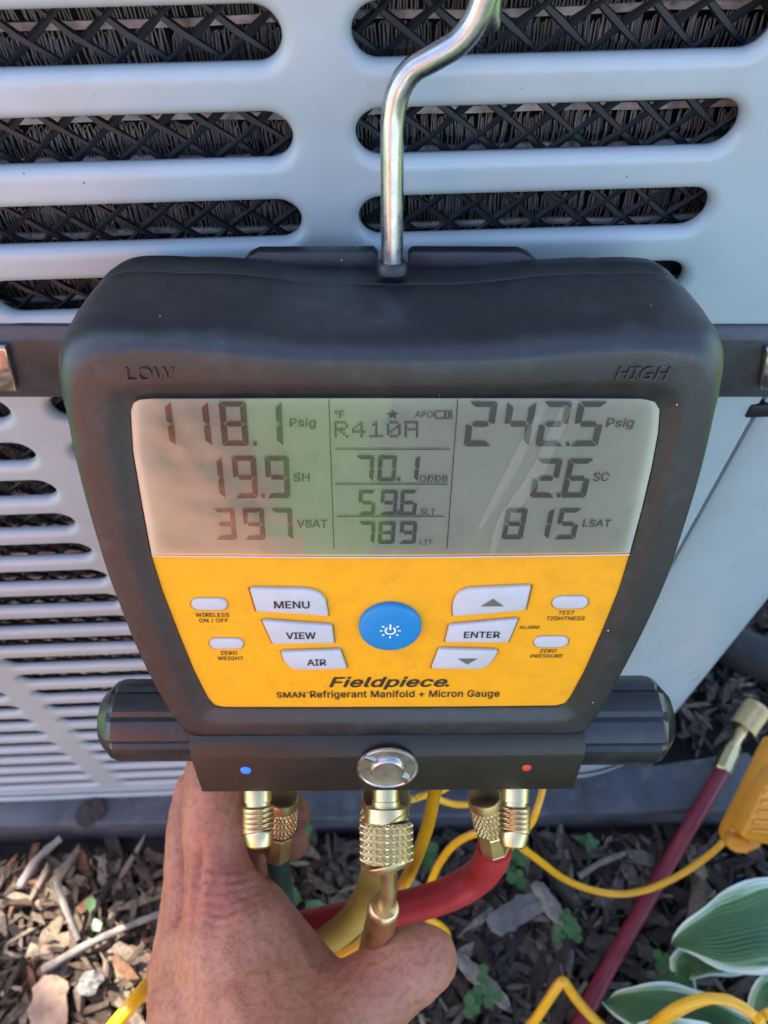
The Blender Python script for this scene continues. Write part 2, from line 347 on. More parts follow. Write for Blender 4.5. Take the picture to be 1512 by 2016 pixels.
tag(o, 'weathered grey and brown wood chip mulch covering the bed', 'mulch', kind='stuff')

# ------------------------------------------------------------------ outdoor unit
PB = H-.690                                    # bottom of the unit = top of the pad
ac = thing('outdoor_unit', (0, D+.1, PB), 'silver grey outdoor air conditioner unit with rows of rounded louvre slots', 'air conditioner')
rowsZ = [H-.2305-.0248*n for n in range(-13, 0)] + [H-.2305-.0234*n for n in range(0, 19)]
rowsZ = [z-(.0017*max(0, H-z)/D+.0010) for z in rowsZ]       # openings sit lower than the dark they show from above
cols = [(-.3340, -.2385), (-.2275, -.1310), (-.1220, -.0150), (-.0050, .1050)]
colb = [-.3450, -.2330, -.1264, -.0099, .1472]
PT = rowsZ[0]+.05; CUR = 0.0
def slot_cell(mb, x0, x1, cx0, cx1, zc, zb, zt, y):
    ho = .0100; ri = .0034                     # outer half height, lip radius
    sg = 14
    def pill(h_, ex):
        a0 = x0+ho; a1 = x1-ho; out = []
        for k in range(sg+1):
            th = -math.pi/2+math.pi*k/sg; out.append((a1+(h_)*math.cos(th), zc+h_*math.sin(th)))
        for k in range(sg+1):
            th = math.pi/2+math.pi*k/sg; out.append((a0+(h_)*math.cos(th), zc+h_*math.sin(th)))
        return out
    outer = pill(ho, 0); n = len(outer)
    rect = []
    for k, (px_, pz_) in enumerate(outer):     # project on the cell's border
        right = k <= sg; c0 = (x1-ho if right else x0+ho); kk = k if right else k-sg-1
        if right:
            if kk == 0: q = (c0, zb)
            elif kk == sg: q = (c0, zt)
            elif kk <= 3: q = (c0+(cx1-c0)*kk/3, zb)
            elif kk >= sg-3: q = (c0+(cx1-c0)*(sg-kk)/3, zt)
            else: q = (cx1, zb+(zt-zb)*(kk-3)/(sg-6))
        else:
            if kk == 0: q = (c0, zt)
            elif kk == sg: q = (c0, zb)
            elif kk <= 3: q = (c0+(cx0-c0)*kk/3, zt)
            elif kk >= sg-3: q = (c0+(cx0-c0)*(sg-kk)/3, zb)
            else: q = (cx0, zt-(zt-zb)*(kk-3)/(sg-6))
        rect.append(q)
    loops = [[(a, y, b) for a, b in rect], [(a, y, b) for a, b in pill(ho+.0012, 0)]]
    for k in range(0, 7):
        th = math.pi/2*k/6; loops.append([(a, y+ri*(1-math.cos(th)), b) for a, b in pill(ho-ri*math.sin(th), 0)])
    loops.append([(a, y+ri+.001, b) for a, b in pill(ho-ri, 0)])
    loops.append([(a, y+ri+.0016, b) for a, b in pill(ho-ri+.001, 0)])
    V = [p for l in loops for p in l]; F = []
    for i in range(len(loops)-1):
        for k in range(n):
            F.append((i*n+k, i*n+(k+1) % n, (i+1)*n+(k+1) % n, (i+1)*n+k))
    mb.add(V, F)
def panel(name, i0, i1, zlo, zhi):
    mb = MB()
    for i in range(i0, i1):
        z = rowsZ[i]
        zt = zhi if i == i0 else (z+rowsZ[i-1])/2
        zb = zlo if i == i1-1 else (z+rowsZ[i+1])/2
        for j, (a, b) in enumerate(cols): slot_cell(mb, a, b, colb[j], colb[j+1], z, zb, zt, D)
    # returned right-hand lip
    x = colb[-1]; mb.add([(x, D, zlo), (x, D, zhi), (x+.0016, D+.0005, zhi), (x+.0016, D+.0005, zlo), (x+.0024, D+.004, zhi), (x+.0024, D+.004, zlo)], [(0, 1, 2, 3), (3, 2, 4, 5)])
    o = mb.build(name, M['panel'], ac, True, 50)
    bm = bmesh.new(); bm.from_mesh(o.data); bmesh.ops.remove_doubles(bm, verts=bm.verts, dist=2e-5); bmesh.ops.recalc_face_normals(bm, faces=bm.faces)
    bm.to_mesh(o.data); bm.free()
    for p in o.data.polygons: p.use_smooth = True
    o.data.set_sharp_from_angle(angle=R_(60)); return o
bandT, bandB = H-.1735, H-.2075                 # trim band between the two grilles
panel('upper_grille', 0, 12, (rowsZ[11]+rowsZ[12])/2, PT)
panel('lower_grille', 12, 32, PB+.006, (rowsZ[11]+rowsZ[12])/2-.0006)
# corner panel: rounds away to the right, then runs back at 45 degrees
prof = [(.1508, D+.005), (.1512, D+.0012), (.1530, D)]
x0c, R0 = .165, .125
for k in range(0, 11):
    th = R_(45)*k/10; prof.append((x0c+R0*math.sin(th), D+R0*(1-math.cos(th))))
ex, ey = prof[-1]
prof += [(ex+.12, ey+.12), (ex+.17, ey+.20), (ex+.18, ey+.5)]
V = []; F = []
for (x, y) in prof: V += [(x, y, PB+.006), (x, y, PT)]
for k in range(len(prof)-1): F.append((2*k, 2*k+2, 2*k+3, 2*k+1))
mk('corner_panel', V, F, M['panel'], ac, True, 40)
mb = MB(); k0 = 2
for k in range(k0, len(prof)-1):               # bottom lip of the corner
    (x, y), (x2, y2) = prof[k], prof[k+1]
    mb.add([(x, y-.002, PB), (x2+.0, y2-.002, PB), (x2, y2-.002, PB+.010), (x, y-.002, PB+.010)], [(0, 1, 2, 3)])
mb.build('corner_base_lip', M['panel'], ac)
mb = MB(); box(mb, ((-.345+.147)/2, D-.0020, PB+.0035), .492, .003, .007); bevel(mb.build('base_lip', M['panel'], ac), .0008)
# casing: top, back, left side
XL = -.346
mb = MB(); mb.add([(XL, D, PB), (XL, D+.62, PB), (XL, D+.62, PT), (XL, D, PT), (ex+.18, ey+.5, PB), (ex+.18, ey+.5, PT)], [(0, 1, 2, 3), (1, 4, 5, 2)]); mb.build('casing', M['panel'], ac)
mb = MB(); V = [(XL-.005, D-.006, PT)] + [(x+.004, y-.006, PT) for x, y in prof[2:]] + [(XL-.005, D+.63, PT)]
nV = len(V); mb.add(V+[(a, b, c+.02) for a, b, c in V], [tuple(range(nV-1, -1, -1)), tuple(range(nV, 2*nV))]+[(k, (k+1) % nV, nV+(k+1) % nV, nV+k) for k in range(nV)]); mb.build('lid', M['panel'], ac, False)
mb = MB(); box(mb, (-.09, D+.052, (PB+PT)/2), .50, .004, PT-PB-.002); mb.build('coil_core', M['inner'], ac, False)
# spine-fin coil behind the grille: horizontal tubes carrying many fine hairpin fins
mb = MB(); mt = MB(); rnd = random.Random(5); zc = H-.1105-.0122*46; rows = []
while zc < PT-.005: rows.append(zc); zc += .0122
for z in rows:
    tube(mt, [(-.340+.0247*k, D+.0185+.0006*rnd.uniform(-1, 1), z+.0006*rnd.uniform(-1, 1)) for k in range(20)], .0011, 6)
    if z < H-.60: continue
    x = -.335 if z < H-.2 else -.20
    while x < .14:
        x += rnd.uniform(.0006, .0012)
        if rnd.random() < .07: x += .001
        lean = rnd.gauss(0, .0004); y = D+.018+rnd.uniform(-.001, .001); wv_ = rnd.uniform(.0005, .0009); hh = rnd.uniform(.0085, .0108)
        p = [Vector((x, y, z+.001)), Vector((x+lean*.5, y-.001, z+hh*.55)), Vector((x+lean, y, z+hh)), Vector((x+lean+wv_, y+.0008, z+hh+.0006)), Vector((x+wv_*1.8+lean*.4, y+.001, z+hh*.4))]
        rr = .0002
        for q in range(4):
            a, b2 = p[q], p[q+1]; dx = Vector((rr, 0, 0)); dy = Vector((0, rr, 0))
            mb.add([a-dx, a-dy, a+dx, b2-dx, b2-dy, b2+dx], [(0, 1, 4, 3), (1, 2, 5, 4)])
tag(mb.build('coil_fins', M['fin'], ac, False), kind='stuff')
tag(mt.build('coil_tubes', M['tubing'], ac), kind='stuff')
# diamond guard
mb = MB(); dw, dh, st = .0135, .0108, .0010
zlo, zhi = PB+.01, PT-.01; xlo, xhi = -.34, .135; yg = D+.0105
for s in (1, -1):
    k = 0; tot = (xhi-xlo)+(zhi-zlo)*dw/dh
    c = 0.0
    while c < tot:
        # line: x = xlo + c - s*... running through the rectangle
        pts = []
        steps = int((zhi-zlo)/dh*2)
        for q in range(steps+1):
            zz = zlo+(zhi-zlo)*q/steps
            off = (zz-zlo)*dw/dh
            xx = xlo+c-off if s == 1 else xhi-c+off
            if xlo-.001 <= xx <= xhi+.001:
                pts.append(Vector((xx+.00035*math.sin(q*1.7+c*900), yg+(.0004 if (q % 2) else -.0004)*s, zz)))
        if len(pts) > 2: tube(mb, pts, [st*(1.25 if (i % 2 == 0) else .8) for i in range(len(pts))], 5, False)
        c += dw
tag(mb.build('mesh_guard', M['guard'], ac), kind='stuff')
# trim band with bevelled top, slightly out of level as in the photograph
bl, br = pan(-300, 645, D-.002), pan(1760, 645, D-.002); bl2, br2 = pan(-300, 784, D-.004), pan(1760, 784, D-.004)
def bandpt(t, s, y):                            # t along, s 0 top..1 bottom
    a = bl.lerp(br, t); b2 = bl2.lerp(br2, t); p = a.lerp(b2, s); p.y = y; return p
pr = [(0.0, D+.002), (.0, D-.0012), (.03, D-.0022), (.085, D-.0030), (.12, D-.0040), (.93, D-.0044), (.985, D-.0038), (1.0, D-.002), (1.0, D+.002)]
V = []; F = []
for xe in (-.3475, .175):
    t_ = (xe-bl.x)/(br.x-bl.x)
    for s_, y_ in pr: V.append(bandpt(t_, s_, y_))
for k in range(len(pr)-1): F.append((k, k+1, len(pr)+k+1, len(pr)+k))
mk('trim_band', V, F, M['band'], ac, True, 25)
def plate(px, name, y, th, m_, par):
    P = [pan(a, b, y) for a, b in px]; P2 = [p+Vector((0, th, 0)) for p in P]; n = len(P)
    o = mk(name, P+P2, [tuple(range(n)), tuple(range(2*n-1, n-1, -1))]+[(k, n+k, n+(k+1) % n, (k+1) % n) for k in range(n)], m_, par, False)
    fixn(o); bevel(o, .0007, 2); return o
plate([(-190, 772), (34, 772), (11, 687), (-170, 687)], 'badge', D-.0072, .003, M['chrome'], ac)
plate([(1496, 768), (1640, 768), (1640, 690), (1510, 690)], 'badge', D-.0072, .003, M['chrome'], ac)
# small latch bracket on the corner post
mb = MB(); c = pan(1478, 812, D-.001); box(mb, c+Vector((.004, .002, 0)), .010, .004, .007); bevel(mb.build('latch', M['guard'], ac), .001)
# pad
mb = MB(); PX0, PX1 = -.40, .30
V = []
pf = [gnd(0, 1628, PB), gnd(1290, 1600, PB)]
sl_ = (pf[1].y-pf[0].y)/(pf[1].x-pf[0].x); yl = pf[0].y+sl_*(PX0-pf[0].x); yr = pf[0].y+sl_*(PX1-pf[0].x)
q1, q2 = gnd(1470, 1478, PB), gnd(1285, 1506, PB)
V = [(PX0, yl, PB), (PX1+.06, yr, PB), (q1.x, q1.y, PB), (q2.x, q2.y, PB), (.235, .85, PB), (PX0, .85, PB)]
n5 = len(V); V2 = [(a+(.004 if 1 <= i <= 2 else 0), b-(.004 if i < 2 else 0), -.012) for i, (a, b, c) in enumerate(V)]
o = mk('equipment_pad', V+V2, [tuple(range(n5)), tuple(range(2*n5-1, n5-1, -1))]+[(k, n5+k, n5+(k+1) % n5, (k+1) % n5) for k in range(n5)], M['pad'])
fixn(o); bevel(o, .003, 3); tag(o, 'dark blue-grey moulded equipment pad under the outdoor unit', 'equipment pad')

# ------------------------------------------------------------------ digital gauge
gauge = thing('digital_gauge', L(0, -.10, -.03), 'charcoal handheld digital refrigerant gauge with yellow keypad and grey screen, hung by a steel hook', 'gauge')
rim_px = [(770, 718), (655, 717), (563, 715), (493, 709), (424, 702), (331, 696), (262, 697), (205, 706), (168, 726), (149, 757), (144, 800), (150, 850), (163, 925), (184, 1018), (210, 1112), (236, 1187), (269, 1272), (308, 1353), (348, 1418), (380, 1447),
          (480, 1450), (620, 1450), (760, 1449), (900, 1448), (1040, 1447), (1140, 1444), (1172, 1413), (1217, 1336), (1265, 1243), (1304, 1156), (1331, 1076), (1352, 1005), (1370, 935), (1388, 850), (1396, 795), (1393, 748), (1370, 716), (1330, 702), (1270, 696), (1200, 699), (1130, 704), (1050, 712), (960, 717), (870, 718)]
rim = [dev(*p) for p in rim_px]
rim = [Vector((p.x, p.y)) for p in catmull([Vector((a, b, 0)) for a, b, c in rim], 7, True)]
NR = len(rim); cen = Vector((.0028, -.025))
def nrm2(P):
    out = []; n = len(P)
    for i in range(n):
        t_ = (P[(i+2) % n]-P[(i-2) % n]); v = Vector((t_.y, -t_.x)).normalized()
        if v.dot(P[i]-cen) < 0: v = -v
        out.append(v)
    return out
rn = nrm2(rim)
def sstep(a, b, x):
    t_ = max(0, min(1, (x-a)/(b-a))); return t_*t_*(3-2*t_)
emax = []
for p, n in zip(rim, rn):
    top = max(0, n.y); up = sstep(-.07, .035, p.y)
    corner = 2*abs(n.x)*max(0, n.y)
    emax.append(.0010+.0024*up+.0022*top**2+.0036*corner)
plate_px = [(300, 783), (550, 782), (800, 782), (1050, 782), (1262, 783), (1288, 789), (1299, 806), (1296, 850), (1283, 920), (1263, 1005), (1240, 1090), (1218, 1161), (1186, 1240), (1151, 1320), (1123, 1371), (1113, 1384), (1095, 1389), (900, 1391), (650, 1392), (440, 1392), (422, 1388), (410, 1375), (382, 1320), (351, 1244), (319, 1161), (298, 1094), (279, 990), (262, 890), (257, 810), (262, 792), (275, 785)]
NP = -.0026
pl = [Vector(dev(x, y, NP)[:2]) for x, y in plate_px]
def radial(poly, p):
    d = p-cen; best = None
    n = len(poly)
    for i in range(n):
        a, b = poly[i], poly[(i+1) % n]; e = b-a; den = d.x*e.y-d.y*e.x
        if abs(den) < 1e-12: continue
        q = a-cen; t_ = (q.x*e.y-q.y*e.x)/den; s_ = (q.x*d.y-q.y*d.x)/den
        if t_ > 0 and -1e-6 <= s_ <= 1+1e-6 and (best is None or t_ < best): best = t_
    return cen+d*best
plr = [radial(pl, p) for p in rim]
loops = [[L(q.x, q.y, -.0060) for q in [cen+(q-cen)*.985 for q in plr]], [L(q.x, q.y, NP+.0004) for q in plr]]
def off(q, p, dd):
    v = (p-q); l = v.length; return q+v*(min(dd, l*.9)/l if l else 0)
for f1, n1 in ((.004, NP+.0007), (.16, -.0015), (.33, -.0004), (.50, 0), (.85, 0)):
    loops.append([L(*(q.lerp(p, f1)), n1) for q, p in zip(plr, rim)])
for ef, n1, *ab in [(0, 0), (.12, -.0001), (.32, -.0007), (.55, -.0019), (.75, -.0038), (.90, -.0065), (1.0, -.011), (1.08, -.020), (1.12, -.030), (1.12, -.0362), (1.12, -.0365, -.00008), (1.12, -.0367, -.0006), (1.12, -.0371, -.0006), (1.12, -.0373, -.00015), (1.12, -.0376, -.00005), (1.12, -.045), (1.04, -.051), (.8, -.0555), (.2, -.058)]:
    loops.append([L(*(p+n*(ef*e+(ab[0] if ab else 0))), n1) for p, n, e in zip(rim, rn, emax)])
V = [p for l in loops for p in l]; F = []
for i in range(len(loops)-1):
    for k in range(NR): F.append((i*NR+k, (i+1)*NR+k, (i+1)*NR+(k+1) % NR, i*NR+(k+1) % NR))
F.append(tuple(range(NR))); F.append(tuple(len(V)-NR+k for k in range(NR-1, -1, -1)))
fixn(mk('body', V, F, M['shell'], gauge, True, 50))

def poly2(name, pts, n, m_, par, th=0.0, bev=0.0, seg=2):
    """flat or raised plate on the face; pts = (a,b)"""
    P = [L(a, b, n) for a, b in pts]
    if th == 0:
        o = mk(name, P, [tuple(range(len(P)))], m_, par, False)
    else:
        Q = [L(a, b, n+th) for a, b in pts]; k_ = len(P)
        o = mk(name, P+Q, [tuple(range(k_)), tuple(range(2*k_-1, k_-1, -1))]+[(k, k_+k, k_+(k+1) % k_, (k+1) % k_) for k in range(k_)], m_, par, False)
        fixn(o)
        if bev: bevel(o, bev, seg, 50)
        return o
    return fixn(o)
def flip_out(o):                                  # flat sheets: face the viewer
    me = o.data
    for p in me.polygons:
        if p.normal.dot(DN) < 0: p.flip()
    me.update(); return o
def P2(px, n=NP): return [dev(x, y, n)[:2] for x, y in px]
face = flip_out(poly2('faceplate', [(a, b) for a, b in pl], NP, M['yellow'], gauge))
# display: reflector sheet, printed segments above it, clear window above those
lcd_px = [(300, 783.5), (550, 782.5), (800, 782.5), (1050, 782.5), (1262, 783.5), (1288, 789.5), (1298.5, 806), (1295.5, 850), (1282.5, 920), (1262.5, 1005), (1240, 1088), (770, 1095), (298.5, 1091), (279.5, 990), (262.5, 890), (257.5, 810), (262.5, 792.5), (275, 785.5)]
lcdn = NP+.0003
screen = flip_out(poly2('display', P2(lcd_px, lcdn), lcdn, M['lcd'], gauge))
SN = NP+.0009                                     # height of the segment layer
def quad_px(mb, px, n): mb.add([devw(x, y, n) for x, y in px], [tuple(range(len(px)))])
SEGS = {'0': 'abcdef', '1': 'bc', '2': 'abged', '3': 'abgcd', '4': 'fgbc', '5': 'afgcd', '6': 'afgecd', '7': 'abc', '8': 'abcdefg', '9': 'abcdfg'}
def digit(mb, ch, xr, yt, yb, wpx, n=SN):
    """xr = right edge at mid height (px)"""
    ym = (yt+yb)/2
    ar, bm_, _ = dev(xr, ym, n); al = dev(xr-wpx, ym, n)[0]; bt = dev(xr, yt, n)[1]; bb = dev(xr, yb, n)[1]
    W = ar-al; Hh = bt-bb; t_ = W*.23; g = W*.03
    def P(u, v): return L(al+u*W+.06*W*(v-.5), bb+v*Hh, n)      # u,v 0..1
    tu = t_/W; tv = t_/Hh*.92; gu = g/W; gv = g/Hh
    S = {'a': [(gu, 1), (1-gu, 1), (1-tu-gu*.5, 1-tv), (tu+gu*.5, 1-tv)],
         'd': [(gu, 0), (tu+gu*.5, tv), (1-tu-gu*.5, tv), (1-gu, 0)],
         'b': [(1, 1-gv), (1, .5+gv), (1-tu*.55, .5+gv), (1-tu, .5+tv*.55), (1-tu, 1-tv-gv)],
         'c': [(1, .5-gv), (1, gv), (1-tu, tv+gv), (1-tu, .5-tv*.55), (1-tu*.55, .5-gv)],
         'f': [(0, 1-gv), (tu, 1-tv-gv), (tu, .5+tv*.55), (tu*.55, .5+gv), (0, .5+gv)],
         'e': [(0, .5-gv), (tu*.55, .5-gv), (tu, .5-tv*.55), (tu, tv+gv), (0, gv)],
         'g': [(tu*.7+gu, .5), (tu*1.25, .5+tv*.48), (1-tu*1.25, .5+tv*.48), (1-tu*.7-gu, .5), (1-tu*1.25, .5-tv*.48), (tu*1.25, .5-tv*.48)]}
    for s in SEGS[ch]: mb.add([P(u, v) for u, v in S[s]], [tuple(range(len(S[s])))])
def dot(mb, x, y, s, n=SN): quad_px(mb, [(x-s, y-s), (x+s, y-s), (x+s, y+s), (x-s, y+s)], n)
def reading(chars, rights, yt, yb, wpx, dotx=None, m_=None):
    mb = MB()
    for c, xr in zip(chars, rights): digit(mb, c, xr, yt, yb, wpx)
    if dotx: dot(mb, dotx, yb-4, 3.6)
    return flip_out(mb.build('reading', m_ or M['seg'], screen, False))
reading('1181', (341, 413, 487, 556), 791, 878, 53, 502)
reading('199', (440, 506, 570), 899, 981, 47, 518)
reading('397', (464, 521, 576), 1002, 1063, 42, None, M['seg2'])
reading('701', (736, 780, 825), 898, 948, 36, 785)
reading('596', (739, 782, 821), 966, 1015, 33, 785.5)
reading('789', (738, 778, 820), 1028, 1071, 33, None, M['seg2'])
reading('2425', (974, 1049, 1118, 1187), 791, 879, 56, 1118)
reading('26', (1100, 1162), 904, 980, 50, 1100)
reading('815', (1034, 1086, 1139), 1002, 1062, 42, None, M['seg2'])
mb = MB()
for (x1, y1, x2, y2, wd) in ((647.5, 787, 657.5, 1080, 1), (901.5, 787, 880, 1080, 1)):
    quad_px(mb, [(x1-wd, y1), (x1+wd, y1), (x2+wd, y2), (x2-wd, y2)], SN)
for (x1, x2, y) in ((659, 886, 884.7), (661, 881, 953.5), (664, 875.5, 1017)): quad_px(mb, [(x1, y-1), (x2, y-1), (x2, y+1), (x1, y+1)], SN)
flip_out(mb.build('divider_lines', M['seg'], screen, False))
# dot matrix R410A
FONT = {'R': ['11110', '10001', '10001', '11110', '10100', '10010', '10001'], '4': ['00010', '00110', '01010', '10010', '11111', '00010', '00010'], '1': ['00100', '01100', '00100', '00100', '00100', '00100', '11111'],
        '0': ['01110', '10001', '10011', '10101', '11001', '10001', '01110'], 'A': ['11111', '10001', '10001', '11111', '10001', '10001', '10001']}
mb = MB(); cw = 28.4; ch = 32/7
for i, c in enumerate('R410A'):
    x0_ = 658+i*(823-657-28)/4
    for r_, row in enumerate(FONT[c]):
        for k, b_ in enumerate(row):
            if b_ == '1':
                x = x0_+k*5.6; y = 830+r_*ch; quad_px(mb, [(x+.4, y+.4), (x+5.1, y+.4), (x+5.1, y+ch-.5), (x+.4, y+ch-.5)], SN)
flip_out(mb.build('refrigerant_name', M['seg2'], screen, False))
mb = MB()
st_ = [];
for k in range(10):
    th = math.pi/2+math.pi*k/5; rr = 13 if k % 2 == 0 else 5.2; st_.append((773+rr*math.cos(th), 817-rr*.8*math.sin(th)))
for k in range(10): quad_px(mb, [(773, 817), st_[k], st_[(k+1) % 10]], SN)
for q in ([(857, 809), (891, 809), (891, 811), (857, 811)], [(857, 823), (891, 823), (891, 825), (857, 825)], [(857, 811), (859, 811), (859, 823), (857, 823)], [(889, 811), (891, 811), (891, 823), (889, 823)], [(853, 813), (856, 813), (856, 821), (853, 821)], [(874, 812.5), (879, 812.5), (879, 821.5), (874, 821.5)], [(882, 812.5), (887, 812.5), (887, 821.5), (882, 821.5)]): quad_px(mb, q, SN)
flip_out(mb.build('status_icons', M['seg'], screen, False))

FNT = None
try: FNT = bpy.data.fonts.load(bpy.utils.system_resource('DATAFILES', path='fonts')+'/Inter.woff2')      # Blender's own interface font
except Exception: FNT = None
def text(s, x0, x1, yt, yb, m_, par, n, bold=.0, shear=0.0, ext=0.0, name='lettering', space=1.0):
    """lettering fitted into a box on the face: left, right, top, bottom in photo pixels"""
    cu = bpy.data.curves.new('t', 'FONT'); cu.body = s; cu.offset = 0; cu.font = FNT if FNT else cu.font; cu.shear = shear; cu.extrude = .05 if ext else 0; cu.space_character = space; cu.resolution_u = 3
    ob = bpy.data.objects.new('t', cu); col.objects.link(ob); bpy.context.view_layer.update()
    dg = bpy.context.evaluated_depsgraph_get(); me = bpy.data.meshes.new_from_object(ob.evaluated_get(dg))
    vs = [v.co.copy() for v in me.vertices]; fs = [tuple(p.vertices) for p in me.polygons]
    bpy.data.objects.remove(ob); bpy.data.curves.remove(cu); bpy.data.meshes.remove(me)
    a0, a1 = min(v.x for v in vs), max(v.x for v in vs); b0, b1 = min(v.y for v in vs), max(v.y for v in vs)
    p00 = Vector(dev(x0, yb, n)); p10 = Vector(dev(x1, yb, n)); p01 = Vector(dev(x0, yt, n)); p11 = Vector(dev(x1, yt, n))
    al = (p00.x+p01.x)/2; ar = (p10.x+p11.x)/2; bb = (p00.y+p10.y)/2; bt = (p01.y+p11.y)/2
    V = []; FF = []; w_ = .55*bold*(bt-bb)/max(b1-b0, .01)
    for q, (ox, oy) in enumerate([(0, 0)] if (bold == 0 or ext) else [(-1, 0), (1, 0), (0, .5), (0, -.5)] if bold < .03 else [(-1, 0), (-.4, .35), (.4, -.35), (1, 0), (.2, .35), (-.2, -.35)]):
        k0 = len(V); V += [L(al+(ar-al)*(v.x-a0)/(a1-a0)+ox*w_, bb+(bt-bb)*(v.y-b0)/(b1-b0)+oy*w_, n+q*6e-6+(ext*(v.z/.05) if ext else 0)) for v in vs]; FF += [tuple(i+k0 for i in f_) for f_ in fs]
    fs = FF
    return (mk(name, V, fs, m_, par, False))
for s, x0, x1, yt, yb, bold, m_ in (('Psig', 570, 622, 824, 845, .015, 'seg2'), ('SH', 578, 610, 932, 948, .02, 'seg2'), ('VSAT', 585, 645, 1024, 1039, .02, 'seg2'), ('°F', 659, 678, 809, 823, .02, 'seg'), ('APO', 817, 852, 810, 822.5, .01, 'seg2'),
        ('ODDB', 826, 881, 936.5, 949, .01, 'seg'), ('SLT', 828, 857.5, 1002, 1013.5, .02, 'seg'), ('LIT', 826, 852, 1063, 1072, .01, 'seg2'), ('Psig', 1194, 1248, 824, 846, .015, 'seg2'), ('SC', 1168.5, 1199, 931.5, 947.5, .015, 'seg2'), ('LSAT', 1148, 1203, 1024, 1037.5, .02, 'seg2')):
    flip_out(text(s, x0, x1, yt, yb, M[m_], screen, SN, bold, .06))
# window sheet
WN = NP+.0018
win_px = [(300, 784.5), (800, 783.5), (1262, 784.5), (1287, 790), (1297.5, 807), (1294.5, 850), (1281, 920), (1261, 1005), (1239, 1091), (770, 1098), (300, 1094), (280, 990), (263.5, 890), (258.5, 811), (264, 794), (277, 786.5)]
wo_ = poly2('clear_window', P2(win_px, WN), WN, M['window'], gauge); flip_out(wo_)
# creases of the clear protective film on the window
m = bpy.data.materials.new('film_crease'); m.use_nodes = True; t = m.node_tree; b = t.nodes['Principled BSDF']; b.inputs['Base Color'].default_value = (.75, .72, .62, 1); b.inputs['Roughness'].default_value = .15
tr = t.nodes.new('ShaderNodeBsdfTransparent'); mx = t.nodes.new('ShaderNodeMixShader'); mx.inputs[0].default_value = .075; t.links.new(tr.outputs[0], mx.inputs[1]); t.links.new(b.outputs[0], mx.inputs[2]); t.links.new(mx.outputs[0], t.nodes['Material Output'].inputs[0]); M['film'] = m
def crease(path, w0, hgt=.0007):
    P = catmull([Vector((x, y, 0)) for x, y in path], 8); V = []; F = []; n = len(P)
    for i, p in enumerate(P):
        d = (P[min(i+1, n-1)]-P[max(i-1, 0)]).normalized(); sd = Vector((-d.y, d.x, 0)); t_ = i/(n-1); ww = w0*(.35+.65*math.sin(math.pi*min(1, .15+t_*.85)))
        for v_, z in ((-1, 0), (-.55, .6), (-.2, 1), (.2, 1), (.55, .6), (1, 0)): q = p+sd*(v_*ww); V.append(devw(q.x, q.y, WN+.0001+hgt*z*math.sin(math.pi*min(1, .1+t_*.85))))
    for i in range(n-1):
        for j in range(5): a = i*6+j; F.append((a, a+1, a+7, a+6))
    return mk('film_crease', V, F, M['film'], gauge, True, 80)
crease([(1118, 800), (1090, 860), (1058, 930), (1020, 985), (985, 1035), (968, 1092)], 13)
crease([(1072, 800), (1040, 860), (1005, 930), (972, 990), (945, 1040)], 9, .0004)
# lower edge of the window sheet (clear plastic strip catching light)
M['clearedge'] = mat('clear_edge', (.52, .46, .42), .2, spec=.6)
mb = MB(); e1 = [devw(300+k*(939/24), 1094+4*math.sin(math.pi*k/24)-2.5*k/24, WN-.0002) for k in range(25)]
tube(mb, e1, .00032, 6); mb.build('window_edge', M['clearedge'], gauge)
# keys
KEYS = [('MENU', [(492, 1157), (590, 1158), (612, 1160), (630, 1167), (641, 1179), (647, 1211), (580, 1206), (505, 1202)]), ('VIEW', [(516, 1220), (654, 1230), (658, 1264), (537, 1266)]), ('AIR', [(553, 1282), (670, 1278), (683, 1314), (598, 1317), (581, 1316), (568, 1309), (559, 1299)]),
        ('UP', [(922, 1158), (1045, 1152), (1034, 1199), (960, 1206), (891, 1211), (891, 1190), (895, 1177), (905, 1165)]), ('ENTER', [(884, 1230), (1020, 1217), (1000, 1263), (876, 1262)]), ('DOWN', [(864, 1276), (980, 1279), (974, 1292), (962, 1307), (945, 1315), (849, 1314)])]
keyobj = {}
KN = NP-.0002; KH = .0016
def shrink(pts, k=.985):
    cx_ = sum(p[0] for p in pts)/len(pts); cy_ = sum(p[1] for p in pts)/len(pts); return [(cx_+(a-cx_)*k, cy_+(b-cy_)*k) for a, b in pts]
M['keygap'] = mat('key_gap_shadow_line', (.30, .12, .006), .6)
for nm, px in KEYS:
    pts = P2(px, NP+KH*.5)
    flip_out(poly2('key_surround', shrink(P2(px, NP), 1.045), NP+.00012, M['keygap'], gauge))
    keyobj[nm] = poly2('key', pts, KN, M['key'], gauge, KH+.0002, .0006, 3)
def pill_px(x0, x1, y0, y1, n):
    a0, b1, _ = dev(x0, (y0+y1)/2, n); a1 = dev(x1, (y0+y1)/2, n)[0]; bt = dev((x0+x1)/2, y0, n)[1]; bb = dev((x0+x1)/2, y1, n)[1]; r_ = (bt-bb)/2; bc = (bt+bb)/2
    out = []
    for k in range(9): th = -math.pi/2+math.pi*k/8; out.append((a1-r_+r_*math.cos(th), bc+r_*math.sin(th)))
    for k in range(9): th = math.pi/2+math.pi*k/8; out.append((a0+r_+r_*math.cos(th), bc+r_*math.sin(th)))
    return out
for x0, x1, y0, y1 in ((376, 448, 1178, 1201), (412, 480, 1257, 1277), (1087, 1158, 1174, 1198), (1051, 1119, 1253, 1274)):
    flip_out(poly2('key_surround', shrink(pill_px(x0, x1, y0, y1, NP), 1.05), NP+.00012, M['keygap'], gauge))
    poly2('key', pill_px(x0, x1, y0, y1, NP+.0005), KN, M['key'], gauge, .0011, .0005, 3)
